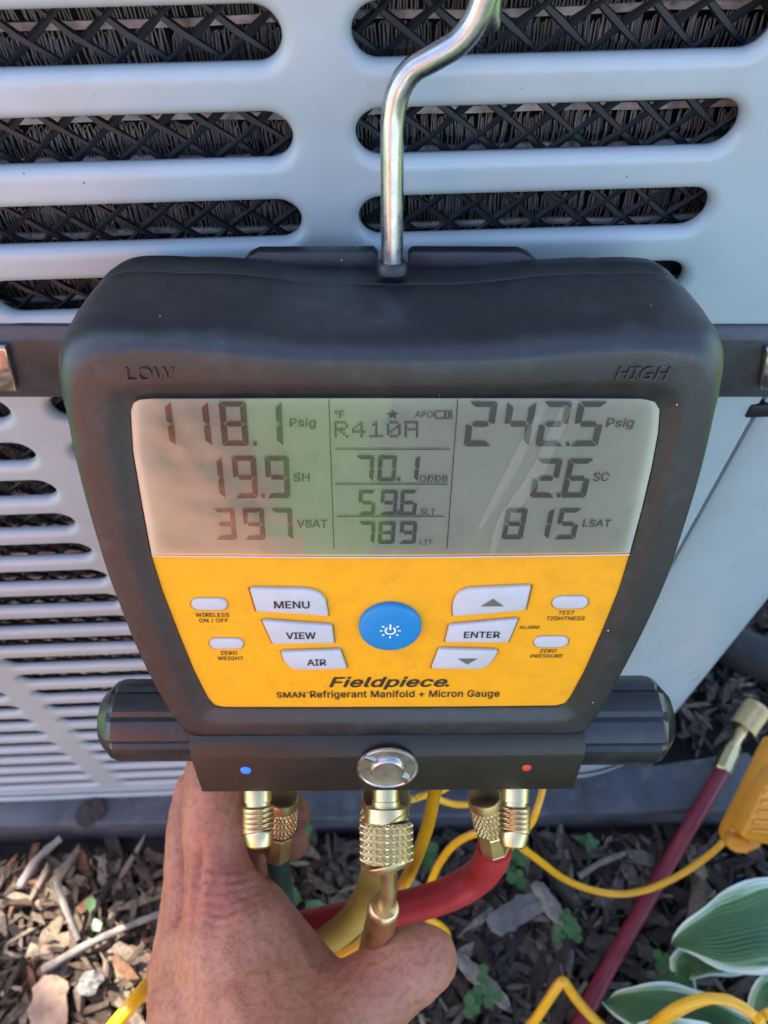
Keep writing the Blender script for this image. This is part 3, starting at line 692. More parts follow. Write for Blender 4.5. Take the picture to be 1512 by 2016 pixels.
# round power key
pc = dev(768, 1230, NP); pr_ = (dev(830, 1230, NP)[0]-dev(706, 1230, NP)[0])/2
V = []; F = []; ns = 48
prf = [(1.0, 0), (1.0, .0008), (.985, .0015), (.95, .0019), (.88, .0021), (.5, .0023), (0.001, .0024)]
for rr, z in prf:
    for k in range(ns): th = 2*math.pi*k/ns; V.append(L(pc[0]+pr_*rr*math.cos(th), pc[1]+pr_*rr*math.sin(th), NP+z))
for i in range(len(prf)-1):
    for k in range(ns): F.append((i*ns+k, i*ns+(k+1) % ns, (i+1)*ns+(k+1) % ns, (i+1)*ns+k))
power = mk('power_key', V, F, M['blue'], gauge, True, 60); fixn(power)
mb = MB(); PNn = NP+.00255
def bar2(mb, a0, b0, a1, b1, wd, n):
    d = Vector((a1-a0, b1-b0)).normalized(); s = Vector((-d.y, d.x))*wd/2
    mb.add([L(a0+s.x, b0+s.y, n), L(a0-s.x, b0-s.y, n), L(a1-s.x, b1-s.y, n), L(a1+s.x, b1+s.y, n)], [(0, 1, 2, 3)])
u_ = pr_/62
rin = 9.6*u_
for k in range(18):
    t1 = R_(125+290*k/18); t2 = R_(125+290*(k+1)/18); bar2(mb, pc[0]+rin*math.cos(t1), pc[1]+rin*math.sin(t1), pc[0]+rin*math.cos(t2), pc[1]+rin*math.sin(t2), 3.2*u_, PNn)
bar2(mb, pc[0], pc[1]+2*u_, pc[0], pc[1]+17*u_, 3.4*u_, PNn)
for dg_ in (0, 38, 142, 180, 220, 270, 320): th = R_(dg_); bar2(mb, pc[0]+15*u_*math.cos(th), pc[1]+15*u_*math.sin(th), pc[0]+20.5*u_*math.cos(th), pc[1]+20.5*u_*math.sin(th), 2.8*u_, PNn)
flip_out(mb.build('power_symbol', M['white'], power, False))
KT = NP+KH+.00015; FT = NP+.00022
for s, x0, x1, yt, yb, key in (('MENU', 540, 609, 1184, 1198, 'MENU'), ('VIEW', 563.5, 621, 1245.5, 1258, 'VIEW'), ('AIR', 605, 641.5, 1298.5, 1310.5, 'AIR'), ('ENTER', 914, 984, 1244, 1256, 'ENTER')):
    flip_out(text(s, x0, x1, yt, yb, M['ink'], keyobj[key], KT, .03))
for px, key in (([(947, 1194), (971, 1179), (992, 1194)], 'UP'), ([(901, 1297), (940, 1297), (920, 1308.5)], 'DOWN')):
    mb = MB(); quad_px(mb, px, KT); flip_out(mb.build('arrow', M['arrow'], keyobj[key], False))
for s, x0, x1, yt, yb, bo, sh in (('WIRELESS', 385, 451, 1207, 1214.8, .02, 0), ('ON / OFF', 392, 449, 1218, 1226.5, .02, 0), ('ZERO', 434, 467, 1282.5, 1289.5, .02, 0), ('WEIGHT', 428.5, 479, 1293, 1300, .02, 0), ('TEST', 1100, 1131.5, 1203, 1210.3, .015, .15), ('TIGHTNESS', 1076.5, 1151.5, 1214, 1221.7, .015, .15), ('ZERO', 1062.5, 1095, 1278.5, 1285, .015, .15), ('PRESSURE', 1044.5, 1108, 1288.5, 1295, .015, .15), ('ALARM', 1022.5, 1062, 1232, 1238.5, .01, .15),
        ('Fieldpiece', 649, 879, 1333, 1357.5, .05, .3), ('.', 877.5, 883, 1348, 1352, .03, 0), ('SMAN', 545, 600, 1363, 1374, .03, 0), ('Refrigerant Manifold + Micron Gauge', 611, 983, 1359.5, 1376.5, .022, 0), ('TM', 602, 608.5, 1363, 1366, .01, 0)):
    flip_out(text(s, x0, x1, yt, yb, M['ink'], face, FT, bo, sh, space=1.04))
# raised lettering of the shell
text('LOW', 247, 344, 723, 748, M['shell'], gauge, 0.0, .0, .1, .00055, 'raised_lettering'); text('HIGH', 1212, 1318, 721, 747, M['shell'], gauge, 0.0, .0, .2, .00055, 'raised_lettering')

# manifold bar under the face
a0, b0, _ = dev(372, 1451, 0); a1, b1, _ = dev(1154, 1447, 0)
BAR = [(-.0925, -.002, 0), (-.0935, .0006, 0), (-.0945, .0016, 0), (-.0985, .0040, .0), (-.0996, .0043, 0), (-.1180, .0043, 0), (-.1190, .0036, 0), (-.1192, .002, 0), (-.1192, -.036, 0), (-.094, -.036, 0)]
V = []; F = []; nb = len(BAR)
for s_ in (0, 1):
    for (b_, n_, _) in BAR:
        base = a0 if s_ == 0 else a1; sl2 = (b_+.0925)/.0267*(.0004 if s_ == 0 else -.0004)*-3
        V.append(L(base+(sl2*-1 if s_ == 0 else sl2*-1)*0+((-.0925-b_)*.075 if s_ == 0 else -(-.0925-b_)*.055), b_, n_))
for k in range(nb): F.append((k, (k+1) % nb, nb+(k+1) % nb, nb+k))
F += [tuple(range(nb-1, -1, -1)), tuple(range(nb, 2*nb))]
bar = mk('manifold_bar', V, F, M['barpl'], gauge, False); fixn(bar); bevel(bar, .0006, 2, 25)
BN = .0044
def disc(name, x, y, rpx, n, m_, par, prf, ns=36):
    c = dev(x, y, n); r_ = (dev(x+rpx, y, n)[0]-c[0]); V = []; F = []
    for rr, z in prf:
        for k in range(ns): th = 2*math.pi*k/ns; V.append(L(c[0]+r_*rr*math.cos(th), c[1]+r_*rr*math.sin(th), n+z))
    for i in range(len(prf)-1):
        for k in range(ns): F.append((i*ns+k, i*ns+(k+1) % ns, (i+1)*ns+(k+1) % ns, (i+1)*ns+k))
    F.append(tuple((len(prf)-1)*ns+k for k in range(ns)))
    return fixn(mk(name, V, F, m_, par, True, 30))
disc('blue_dot', 484, 1516.5, 11, BN, M['rubblue'], bar, [(1, 0), (.9, .0003), (.5, .0005)], 20)
disc('red_dot', 1037, 1511.5, 9.5, BN, M['rubred'], bar, [(1, 0), (.9, .0003), (.5, .0005)], 20)
coin = disc('sight_cap', 763, 1510, 61, BN, M['cap'], gauge, [(1, 0), (1, .0007), (.985, .0011), (.93, .0012), (.90, .0009), (.56, .0009), (.54, .0019), (.50, .0023), (.2, .0023)], 60)
c = Vector(dev(763, 1508, BN)); r_ = dev(824, 1508, BN)[0]-c.x
mb = MB()
def lb(mb, a, b, n, sx_, sy_, sz_, ang):
    X = DU*math.cos(ang)+DW*math.sin(ang); Y = -DU*math.sin(ang)+DW*math.cos(ang); box(mb, L(a, b, n), sx_, sy_, sz_, X, Y, DN)
lb(mb, c.x+r_*.42, c.y-r_*.40, BN+.0014, r_*.62, r_*.24, .0014, R_(-38)); lb(mb, c.x-r_*.55, c.y+r_*.50, BN+.0012, r_*.5, r_*.13, .0010, R_(-38))
bevel(mb.build('turn_slot', M['steel'], coin), .0003)
# side valve knobs: faceted caps with chamfered ends, axis along the bar
def knob(x_out, x_in, y, rpx, n):
    z = depth(devw(x_out, y, n)); rr = rpx*z/FPX; A = Vector(dev(x_out, y, n)); B = Vector(dev(x_in, y, n)); s_ = 1 if B.x > A.x else -1
    Ln = abs(B.x-A.x); prf = [(0, .2), (0.0001, .60), (.0006, .66), (.0045, .93), (.0058, .965), (.0066, 1.0), (Ln+.012, 1.0)]; nf = 9; sub = 6; ns = nf*sub; V = []; F = []
    for i, (dx, k_) in enumerate(prf):
        for k in range(ns):
            th = 2*math.pi*k/ns+.25; ph = (k % sub)/sub-.5; lob = (1-.03*(1-(2*abs(ph))**2))*(1 if i < 3 else 1)
            if k % sub == 0 and i > 3: lob *= .925
            V.append(L(A.x+s_*dx, A.y+rr*k_*lob*math.sin(th), n+rr*k_*lob*math.cos(th)))
    for i in range(len(prf)-1):
        for k in range(ns): F.append((i*ns+k, i*ns+(k+1) % ns, (i+1)*ns+(k+1) % ns, (i+1)*ns+k))
    F.append(tuple(range(ns)))
    o = fixn(mk('valve_knob', V, F, M['knob'], gauge, True, 22)); return o
knob(207, 372, 1417, 80, -.018); knob(1310, 1154, 1416, 86, -.018)
# hook bracket tabs at the back
for px in ([(478, 514), (492, 498), (510, 490), (736, 489), (744, 497), (744, 530), (478, 530)], [(803, 530), (803, 497), (812, 489), (1020, 490), (1040, 497), (1058, 514), (1058, 530)]):
    n_ = -.054; pts = [dev(x, y, n_)[:2] for x, y in px]; poly2('bracket_tab', pts, n_-.003, M['shell'], gauge, .006, .0008, 2)
# hook rod
rod = [dev(772, 528, -.040), dev(772, 470, -.040), dev(772, 380, -.040), dev(772, 290, -.040), dev(774, 230, -.040), dev(785, 178, -.0395), dev(812, 138, -.039), dev(855, 113, -.038), dev(902, 84, -.037), dev(935, 42, -.036), dev(955, -8, -.035), dev(968, -70, -.034), dev(978, -140, -.033)]
rod = [L(*p) for p in rod]; e_ = rod[-1]
rod += [Vector((e_.x, .186, PT+.012)), Vector((e_.x, .193, PT+.032)), Vector((e_.x, .215, PT+.042)), Vector((e_.x, .240, PT+.036)), Vector((e_.x, .25, PT+.023))]
zr = depth(L(*dev(772, 400, -.040))); rr = 22.5*zr/FPX
mb = MB(); tube(mb, catmull(rod, 8), rr, 20); mb.build('hook', M['steel'], gauge)
mb = MB(); lp = [L(*dev(772, y, -.040)) for y in (535, 519, 515, 514)]
tube(mb, lp, [rr*1.5, rr*1.45, rr*1.3, rr*1.02], 20); mb.build('hook_collar', M['shell'], gauge)

# ------------------------------------------------------------------ brass fittings of the gauge (parts) : two ports per outlet
def knurl(mb, p0, p1, r, amp, nu=26, nv=7, sub=4):
    """cylinder with raised diamond knurling"""
    ax = (p1-p0); ln = ax.length; ax.normalize(); ref = ax.cross(DN).normalized(); bn = ax.cross(ref)
    seg = nu*sub; rows_ = nv*sub; V = []; F = []
    for j in range(rows_+1):
        for i in range(seg):
            u = i/sub; v = j/sub
            a = abs(((u+v) % 1.0)-.5)*2; b_ = abs(((u-v) % 1.0)-.5)*2
            h = min(1-a, 1-b_) if True else 0
            a2 = 1-a; b2 = 1-b_
            h = amp*(min(a2, b2)*1.0)*2
            e = min(1, j/2, (rows_-j)/2)
            th = 2*math.pi*i/seg; rr_ = r-amp+min(h, amp*1.1)*e
            V.append(p0+ax*(ln*j/rows_)+(ref*math.cos(th)+bn*math.sin(th))*rr_)
    for j in range(rows_):
        for i in range(seg): F.append((j*seg+i, j*seg+(i+1) % seg, (j+1)*seg+(i+1) % seg, (j+1)*seg+i))
    F.append(tuple(range(seg-1, -1, -1))); F.append(tuple(rows_*seg+i for i in range(seg)))
    mb.add(V, F)
def axis_pts(prof, dz):
    """prof: (x, y, r_px) photo pixels on an axis lying dz further than the bar's face plane at n"""
    out = []; rad = []
    for x, y, r_ in prof:
        p = at(x, y, dz[1]+(dz[3]-dz[1])*(y-dz[0])/(dz[2]-dz[0])) if isinstance(dz, tuple) else devw(x, y, dz); out.append(p); rad.append(r_*depth(p)/FPX)
    return out, rad
def turned(name, prof, n, m_, par, seg=24, ang=30):
    p, r_ = axis_pts(prof, n); mb = MB(); tube(mb, p, r_, seg); return fixn(mb.build(name, m_, par, True, ang))
NF, NB = (1548, .279, 1700, .273), -.026
# front ports: threaded flare stubs left and right
for x, s_ in ((510, 1), (1012, -1)):
    turned('flare_port', [(x-3*s_, 1548, 27), (x-2*s_, 1578, 27), (x-2*s_, 1579, 24), (x-2*s_, 1586, 24)], NF, M['brass'], gauge)
    pr = []; y = 1586
    for k in range(5): pr += [(x-1*s_, y, 27), (x-1*s_, y+4.0, 31), (x-1*s_, y+6.2, 31), (x, y+10, 27)]; y += 10
    turned('port_thread', pr, NF, M['brass2'], gauge, 24, 20)
    turned('port_cap', [(x, 1634, 27.5), (x, 1638, 29), (x+1*s_, 1652, 28), (x+1*s_, 1664, 25), (x+1*s_, 1668, 21), (x+1*s_, 1669, 6)], NF, M['brass'], gauge)
# middle front port carries the coupler
turned('flare_port', [(760, 1548, 26), (760, 1576, 26), (760, 1577, 28), (760, 1592, 28)], NF, M['brass'], gauge)
# rear ports: short elbows leaning back
for x in (548, 760, 962):
    p = [devw(x, 1540, -.02), devw(x+1, 1572, NB-.002)]; mb = MB(); tube(mb, p, [.0062, .0066], 20); mb.build('rear_port', M['brass2'], gauge)

# ------------------------------------------------------------------ coupler hanging on the middle port
cpl = thing('brass_coupler', at(745, 1790, .275), 'brass knurled coupler with tube stem screwed on the middle port of the gauge', 'coupler')
turned('collar', [(760, 1588, 38), (760, 1590, 41), (760, 1612, 42), (760, 1616, 44), (761, 1618, 46)], NF, M['brass'], cpl, 32)
p0, p1 = at(761, 1617, .2763), at(761, 1697, .2731); mb = MB(); knurl(mb, p0, p1, 52*depth(p0)/FPX, .0012, 24, 6, 5); fixn(mb.build('knurled_nut', M['brass'], cpl, True, 20))
turned('nut_end', [(761, 1696, 50), (762, 1700, 50), (763, 1708, 45), (764, 1712, 38), (764, 1713, 14)], NF, M['brass'], cpl, 32)
turned('stem', [(765, 1709, 17.5), (766, 1740, 17), (764, 1765, 17), (760, 1786, 18), (756, 1800, 19)], (1709, .274, 1800, .286), M['brass2'], cpl, 20, 60)
turned('sleeve', [(757, 1782, 10), (757, 1782.5, 27), (756, 1785, 31), (754, 1793, 32), (753, 1797, 30.5), (750, 1815, 30.5), (742, 1850, 31), (733, 1890, 31.5), (726, 1925, 31)], (1782, .283, 1925, .312), M['brass2'], cpl, 24, 40)

# ------------------------------------------------------------------ hoses on the rear ports
def hose(name, label, prof_nut, hexp, path, rpx, m_, group, ktop):
    root = thing(name, path[-1] if isinstance(path[-1], Vector) else at(*path[-1]), label, 'hose', group)
    a, b_ = [at(*q[:3]) for q in prof_nut]; r_ = prof_nut[0][3]*prof_nut[0][2]/FPX
    mb = MB(); knurl(mb, a, b_, r_, .0008, 24, 4, 5); ko = fixn(mb.build('knurled_nut', M['brass2'], root, True, 20))
    ax = (a-b_).normalized(); mb = MB(); tube(mb, [a+ax*.0045, a+ax*.0040, a+ax*.002, a-ax*.0003], [r_*.86, r_*.98, r_*1.02, r_*1.02], 28, True); mb.build('nut_collar', M['brass2'], root)
    h0, h1 = [at(*q[:3]) for q in hexp]; rh = [q[3]*q[2]/FPX for q in hexp]; mb = MB()
    tube(mb, [h0, h0.lerp(h1, .06), h0.lerp(h1, .8), h0.lerp(h1, .82), h1], [rh[0]*.96, rh[0], rh[1], rh[1]*1.02, rh[1]*.9], 8, True); fixn(mb.build('hex_ferrule', M['brass'], root, False))
    pts = [q if isinstance(q, Vector) else at(*q) for q in path]; r2 = rpx*path[0][2]/FPX; mb = MB(); tube(mb, catmull(pts, 10), r2, 18); mb.build('hose_tube', m_, root)
    return root
hose('red_hose', 'bright red rubber charging hose curving away from the gauge', [(956, 1580, .300, 33), (966, 1632, .307, 31)], [(967, 1630, .307, 31), (974, 1674, .314, 30)],
     [(973, 1668, .313), (968, 1690, .318), (945, 1722, .335), (900, 1752, .340), (840, 1775, .345), (770, 1791, .350), (690, 1806, .357), (600, 1825, .362), (500, 1850, .37), (420, 1900, .40), (380, 2000, .47), gnd(360, 2090, .03), gnd(330, 2200, .02)], 35, M['hred'], 'hoses on the gauge', None)
hose('teal_hose', 'dark teal rubber hose running down behind the gripping hand', [(556, 1582, .300, 31), (553, 1632, .307, 30)], [(552, 1636, .307, 28), (546, 1684, .314, 27)],
     [(546, 1678, .313), (549, 1710, .321), (557, 1760, .345), (562, 1810, .357), (556, 1900, .378), (545, 2020, .44), gnd(540, 2140, .06), gnd(520, 2300, .02)], 23, M['hteal'], 'hoses on the gauge', None)
hose('faded_yellow_hose', 'faded mustard yellow hose bending left behind the brass coupler', [(760, 1580, .300, 48), (752, 1640, .309, 42)], [(752, 1640, .309, 40), (742, 1694, .318, 36)],
     [(743, 1690, .317), (737, 1725, .326), (720, 1770, .345), (690, 1815, .350), (640, 1852, .353), (580, 1878, .355), (500, 1900, .358), (440, 1960, .39), (420, 2060, .46), gnd(400, 2160, .04), gnd(380, 2300, .02)], 31, M['hyel'], 'hoses on the gauge', None)

# loose dark red hose with its open end by the corner of the unit
rh = thing('dark_red_hose', gnd(1140, 2016, .02), 'dark red hose lying loose with its brass end nut by the unit corner', 'hose')
pts = [gnd(1427, 1509, PB+.012), gnd(1395, 1565, PB+.008), gnd(1362, 1620, PB+.002), gnd(1318, 1696, .028), gnd(1258, 1800, .024), gnd(1195, 1910, .024), gnd(1135, 2030, .026), gnd(1080, 2140, .03)]
mb = MB(); tube(mb, catmull(pts, 8), 15*.64/FPX, 18); mb.build('hose_tube', M['hdred'], rh)
mb = MB(); f0, f1 = gnd(1421, 1519, PB+.012), gnd(1446, 1466, PB+.014); tube(mb, [f0, f0.lerp(f1, .03), f0.lerp(f1, .75), f0.lerp(f1, .8), f1], [.0070, .0078, .0078, .0066, .006], 8); fixn(mb.build('hex_ferrule', M['brass'], rh, False))
mb = MB(); f2 = gnd(1468, 1424, PB+.016); tube(mb, [f1, f1.lerp(f2, .3), f1.lerp(f2, .5), f2], [.0042, .0042, .0052, .0052], 16); mb.build('stem', M['brass'], rh)
mb = MB(); ka, kb = gnd(1461, 1436, PB+.016), gnd(1492, 1392, PB+.020); knurl(mb, ka, kb, .0118, .0006, 40, 8, 3); fixn(mb.build('knurled_nut', M['brass2'], rh, True, 20))

# black insulated pipe along the unit's corner, carrying the hose end
pp = [Vector((.285, .40, .03)), Vector((.33, .345, .03)), Vector((.38, .31, .025)), Vector((.46, .30, .022)), Vector((.6, .32, .022))]
mb = MB(); tube(mb, catmull(pp, 8), .021, 18); tag(mb.build('insulated_pipe', M['pipe'], None), 'black foam insulated pipe beside the unit corner', 'pipe')

# ------------------------------------------------------------------ yellow cords
def cord(label, path, rpx, name='yellow_cord', group='yellow sensor cords', seg=10):
    zs = [q[2] for q in path if not isinstance(q, Vector)]; pts = [q if isinstance(q, Vector) else at(*q) for q in path]; z = sum(zs)/len(zs); mb = MB(); tube(mb, catmull(pts, 8), rpx*z/FPX, seg)
    o = mb.build(name, M['cord'], None); return tag(o, label, 'cord', group)
cord('thick yellow cord dropping from behind the gauge beside the coupler', [(872, 1500, .315), (856, 1560, .33), (842, 1625, .345), (815, 1700, .36), (776, 1775, .375), (735, 1835, .385), (680, 1878, .39), (620, 1900, .42), (560, 1915, .48), gnd(500, 1930, .03), gnd(430, 1960, .015)], 12)
cord('long yellow cord arching behind the red hose and sagging to the amber clamp', [gnd(780, 1960, .014), gnd(850, 1900, .03), (878, 1868, .60), (880, 1838, .59), (864, 1820, .58), (842, 1808, .575), (832, 1785, .57), (845, 1745, .565), (865, 1700, .55), (895, 1662, .53), (935, 1641, .515), (972, 1639, .51), (1005, 1652, .52), (1030, 1671, .54), (1065, 1697, .57), (1110, 1730, .60), (1165, 1752, .615), (1225, 1760, .62), (1285, 1748, .62), (1350, 1716, .62), (1405, 1676, .615), (1440, 1638, .61), (1462, 1600, .60)], 7)
cord('thin yellow cord looping loosely just under the gauge bar', [gnd(745, 1705, .014), gnd(762, 1660, .05), (785, 1592, .45), (822, 1571, .43), (850, 1562, .435), (878, 1552, .44), (898, 1528, .45), (893, 1495, .455), (868, 1490, .45), (852, 1520, .44), (858, 1566, .435), (885, 1581, .44), (915, 1584, .45), (945, 1577, .45), (990, 1555, .45), (1030, 1515, .45), (1058, 1492, .445), (1073, 1510, .44), (1069, 1550, .435), (1058, 1590, .435), (1045, 1622, .44), (1018, 1652, .45), (990, 1690, .50), gnd(955, 1745, .014)], 6.5)
cord('yellow cord bent to a sharp peak over the dark red hose', [gnd(930, 2150, .014), (1010, 2060, .60), (1052, 2010, .585), (1082, 1965, .575), (1103, 1936, .57), (1113, 1936, .57), (1135, 1968, .575), (1175, 2012, .58), (1230, 2060, .585), gnd(1300, 2120, .014)], 9.5)
cord('yellow cord lying over the hosta leaves in a loop', [gnd(1180, 2150, .014), (1255, 2055, .48), (1290, 2015, .45), (1330, 1985, .44), (1385, 1966, .44), (1440, 1972, .44), (1482, 1998, .44), (1500, 2030, .45), gnd(1490, 2120, .014)], 10)
cord('yellow cord crossing the looped cord over the hosta leaves', [gnd(1240, 2120, .014), (1290, 2030, .46), (1330, 1996, .455), (1380, 1972, .452), (1430, 1966, .452), (1470, 1990, .45), (1495, 2002, .447), (1530, 1990, .46), gnd(1600, 1990, .014)], 9)
cord('short bright yellow cord in the sun beside the wrist', [gnd(120, 2160, .014), (180, 2080, .42), (225, 2020, .40), (262, 1975, .40), (300, 1930, .42), (350, 1890, .46), gnd(420, 1840, .014)], 14)

# ------------------------------------------------------------------ amber pipe clamp
cp = thing('pipe_clamp', at(1500, 1660, .62), 'amber yellow plastic sensor clamp beside the dark red hose', 'clamp')
def prism_px(name, px, z, dz, m_, par, bev):
    P = [at(x, y, z) for x, y in px]; Q = [at(x, y, z)+FW*dz for x, y in px]; n = len(P)
    o = mk(name, P+Q, [tuple(range(n)), tuple(range(2*n-1, n-1, -1))]+[(k, n+k, n+(k+1) % n, (k+1) % n) for k in range(n)], m_, par, False); fixn(o); return bevel(o, bev, 3)
prism_px('clamp_arm', [(1515, 1486), (1494, 1530), (1470, 1580), (1440, 1640), (1433, 1662), (1446, 1676), (1480, 1680), (1500, 1672), (1530, 1600), (1560, 1500), (1560, 1470), (1530, 1460)], .60, .022, M['clamp'], cp, .0046)
prism_px('grip_shell', [(1530, 1520), (1500, 1560), (1478, 1606), (1460, 1645), (1466, 1654), (1490, 1660), (1512, 1664), (1600, 1670), (1620, 1540), (1580, 1510)], .578, .02, M['clamp'], cp, .0052)
for k in range(5):
    y = 1560+k*19; mb = MB(); tube(mb, [at(1504-k*7, y, .5775), at(1530, y+4, .577), at(1580, y+8, .577)], .002, 8); mb.build('grip_rib', M['clamp'], cp)
prism_px('jaw_tip', [(1438, 1650), (1432, 1668), (1448, 1681), (1474, 1684), (1486, 1668), (1478, 1656), (1455, 1648)], .592, .014, M['clamp'], cp, .0028)

# ------------------------------------------------------------------ hand
def capsule(mb, a, ra, b_, rb, seg=16, rings=6):
    ax = (b_-a); 
    if ax.length < 1e-6: ax = Vector((0, 0, 1))
    ax.normalize(); ref = ax.cross(Vector((.3, .2, 1))).normalized(); bn = ax.cross(ref); V = []; F = []
    st = []
    for i in range(1, rings+1): th = math.pi/2*(1-i/rings); st.append((a-ax*ra*math.sin(th), ra*math.cos(th)))
    for i in range(0, rings): th = math.pi/2*i/rings; st.append((b_+ax*rb*math.sin(th), rb*math.cos(th)))
    for c_, r_ in st:
        for k in range(seg): t_ = 2*math.pi*k/seg; V.append(c_+(ref*math.cos(t_)+bn*math.sin(t_))*max(r_, 1e-5))
    n = len(st)
    for i in range(n-1):
        for k in range(seg): F.append((i*seg+k, i*seg+(k+1) % seg, (i+1)*seg+(k+1) % seg, (i+1)*seg+k))
    F.append(tuple(range(seg-1, -1, -1))); F.append(tuple((n-1)*seg+k for k in range(seg))); mb.add(V, F)
HB = MB()
def chain(pts):
    P = [(at(x, y, z), r_*z/FPX) for x, y, z, r_ in pts]
    for i in range(len(P)-1): capsule(HB, P[i][0], P[i][1], P[i+1][0], P[i+1][1])
# index finger: knuckle up behind the bar
chain([(452, 1800, .298, 92), (440, 1770, .296, 80), (424, 1690, .300, 62), (417, 1610, .300, 60), (418, 1540, .300, 58), (430, 1475, .303, 54), (470, 1430, .312, 48)])
# middle finger beside and behind it, tip coming round the hose
chain([(392, 1830, .314, 80), (376, 1740, .319, 54), (372, 1640, .326, 45), (386, 1560, .334, 44), (440, 1545, .342, 42), (510, 1568, .348, 40), (565, 1592, .338, 38), (578, 1601, .333, 36)])
# ring finger
chain([(380, 1860, .330, 80), (372, 1760, .334, 54), (385, 1680, .345, 48), (440, 1640, .356, 42), (510, 1640, .356, 38), (562, 1652, .344, 36), (576, 1658, .340, 34)])
# little finger, hidden
chain([(370, 1900, .346, 80), (380, 1800, .356, 52), (430, 1720, .366, 44), (500, 1700, .366, 36)])
# back of the hand: metacarpals
chain([(452, 1800, .298, 92), (470, 1860, .293, 118), (500, 1980, .282, 140), (540, 2120, .262, 165), (560, 2300, .235, 185)])
chain([(395, 1830, .312, 80), (408, 1890, .303, 106), (430, 1990, .292, 140), (470, 2120, .272, 165), (520, 2300, .245, 190)])
chain([(372, 1860, .330, 66), (372, 1930, .318, 80), (390, 2020, .304, 104), (450, 2150, .285, 150), (520, 2300, .255, 180)])
chain([(372, 1900, .344, 64), (380, 1960, .332, 80), (420, 2100, .305, 120), (520, 2300, .265, 170)])
# web and thumb
chain([(500, 1800, .302, 70), (535, 1850, .302, 72), (585, 1930, .296, 84), (640, 2010, .286, 96)])
chain([(520, 1880, .300, 80), (600, 1985, .290, 100)])
chain([(540, 2120, .262, 150), (620, 2050, .276, 128), (700, 1985, .286, 92), (762, 1935, .291, 78), (800, 1905, .293, 75), (826, 1892, .294, 69), (842, 1886, .295, 60)])
# forearm out of the picture
chain([(540, 2300, .245, 190), (520, 2600, .215, 215), (480, 3300, .20, 330)])
capsule(HB, at(480, 3300, .20), .0436, Vector((-.26, -.36, .50)), .050)
hob = HB.build('person', M['skin'], None)
md = hob.modifiers.new('r', 'REMESH'); md.mode = 'VOXEL'; md.voxel_size = .0011; md.use_smooth_shade = True
ms = hob.modifiers.new('s', 'SMOOTH'); ms.factor = .6; ms.iterations = 14
bpy.context.view_layer.update(); dg = bpy.context.evaluated_depsgraph_get()
me = bpy.data.meshes.new_from_object(hob.evaluated_get(dg)); hob.modifiers.clear(); hob.data = me
# creases, knuckle folds, tendons: displaced along the normal; redder, darker skin in the folds
def pxof(P):
    d = P-CAM; z = d.dot(FW); return CX+FPX*d.dot(RT)/z, CY-FPX*d.dot(UP)/z, z
ta = me.color_attributes.new('tone', 'FLOAT_COLOR', 'POINT')
def arc_fold(x, y, cx_, cy_, rx, ry, ang):
    dx, dy = x-cx_, y-cy_; ca_, sa_ = math.cos(ang), math.sin(ang); u = (dx*ca_+dy*sa_)/rx; v = (-dx*sa_+dy*ca_)/ry
    return u, v
NRM = [v.normal.copy() for v in me.vertices]
for v, nv in zip(me.vertices, NRM):
    x, y, z = pxof(v.co); t_ = [1.0, 1.0, 1.0]; dsp = 0.0
    if nv.dot(FW) < .25 and y < 2250:
        nq = noise.noise(Vector((x*.012, y*.012, 1.7)))
        # index knuckle folds
        for (cx_, cy_, rx, ry, an, amp, fr_) in ((428, 1768, 60, 68, .15, .0010, 5.6), (455, 1700, 60, 40, .2, .00018, 3.5), (800, 1902, 60, 34, -.75, .00026, 4.0), (690, 1920, 70, 50, -.9, .00035, 4.0), (372, 1800, 34, 50, .2, .00022, 4)):
            u, w_ = arc_fold(x, y, cx_, cy_, rx, ry, an); q = math.exp(-(u*u+w_*w_)*1.1)
            if q > .02:
                s_ = math.sin((w_+.28*u*u+.22*nq)*fr_*math.pi/1.6); dsp -= amp*q*(abs(s_)**.6*-1+.5)*-1 if False else amp*q*(1-2*(1-abs(s_))**2.2); 
                t_[0] *= 1-.05*q; t_[1] *= 1-.20*q; t_[2] *= 1-.16*q
                if abs(s_) < .3: f_ = (1-abs(s_)/.3)*q; t_[0] *= 1-.10*f_; t_[1] *= 1-.2*f_; t_[2] *= 1-.2*f_
        # knuckle dimple line left of the index knuckle, tendon ridges
        xl = 388-(y-1780)*.02+8*math.sin(y*.02); 
        if 1640 < y < 1850: dsp -= .0016*math.exp(-((x-xl)/9)**2)*sstep(1640, 1700, y)*(1-sstep(1800, 1850, y))
        for x0_, sl3, am in ((440, .28, .0007), (372, .18, .0006)):
            xx = x0_+(y-1860)*sl3*.6
            if y > 1830: dsp += am*math.exp(-((x-xx)/34)**2)*sstep(1830, 1900, y)
        dsp += .0006*noise.noise(Vector((x*.02, y*.02, 5.0)))
        vx = 520+50*math.sin((y-1850)*.012)
        if y > 1800: dsp += .0007*math.exp(-((x-vx)/13)**2)*sstep(1800, 1860, y); t_[0] *= 1-.05*math.exp(-((x-vx)/13)**2)
        dsp += .00022*noise.noise(Vector((x*.07, y*.045, 8.0)))
        # fine cross lines on the back of the hand
        ln = math.sin((y*.985+x*.17+16*noise.noise(Vector((x*.016, y*.016, 2))))*.40); dsp += .00010*ln*(.5+.5*noise.noise(Vector((x*.01, y*.03, 4))))
        if ln < -.4: t_[1] *= .97; t_[2] *= .97
    bl_ = .5+.5*noise.noise(Vector((x*.006, y*.006, 9)))
    t_[1] *= .93+.12*bl_; t_[2] *= .93+.12*bl_
    ta.data[v.index].color = (*t_, 1)
    v.co = v.co+nv*dsp
for p in me.polygons: p.use_smooth = True
me.materials.clear(); me.materials.append(M['skin']); me.update()
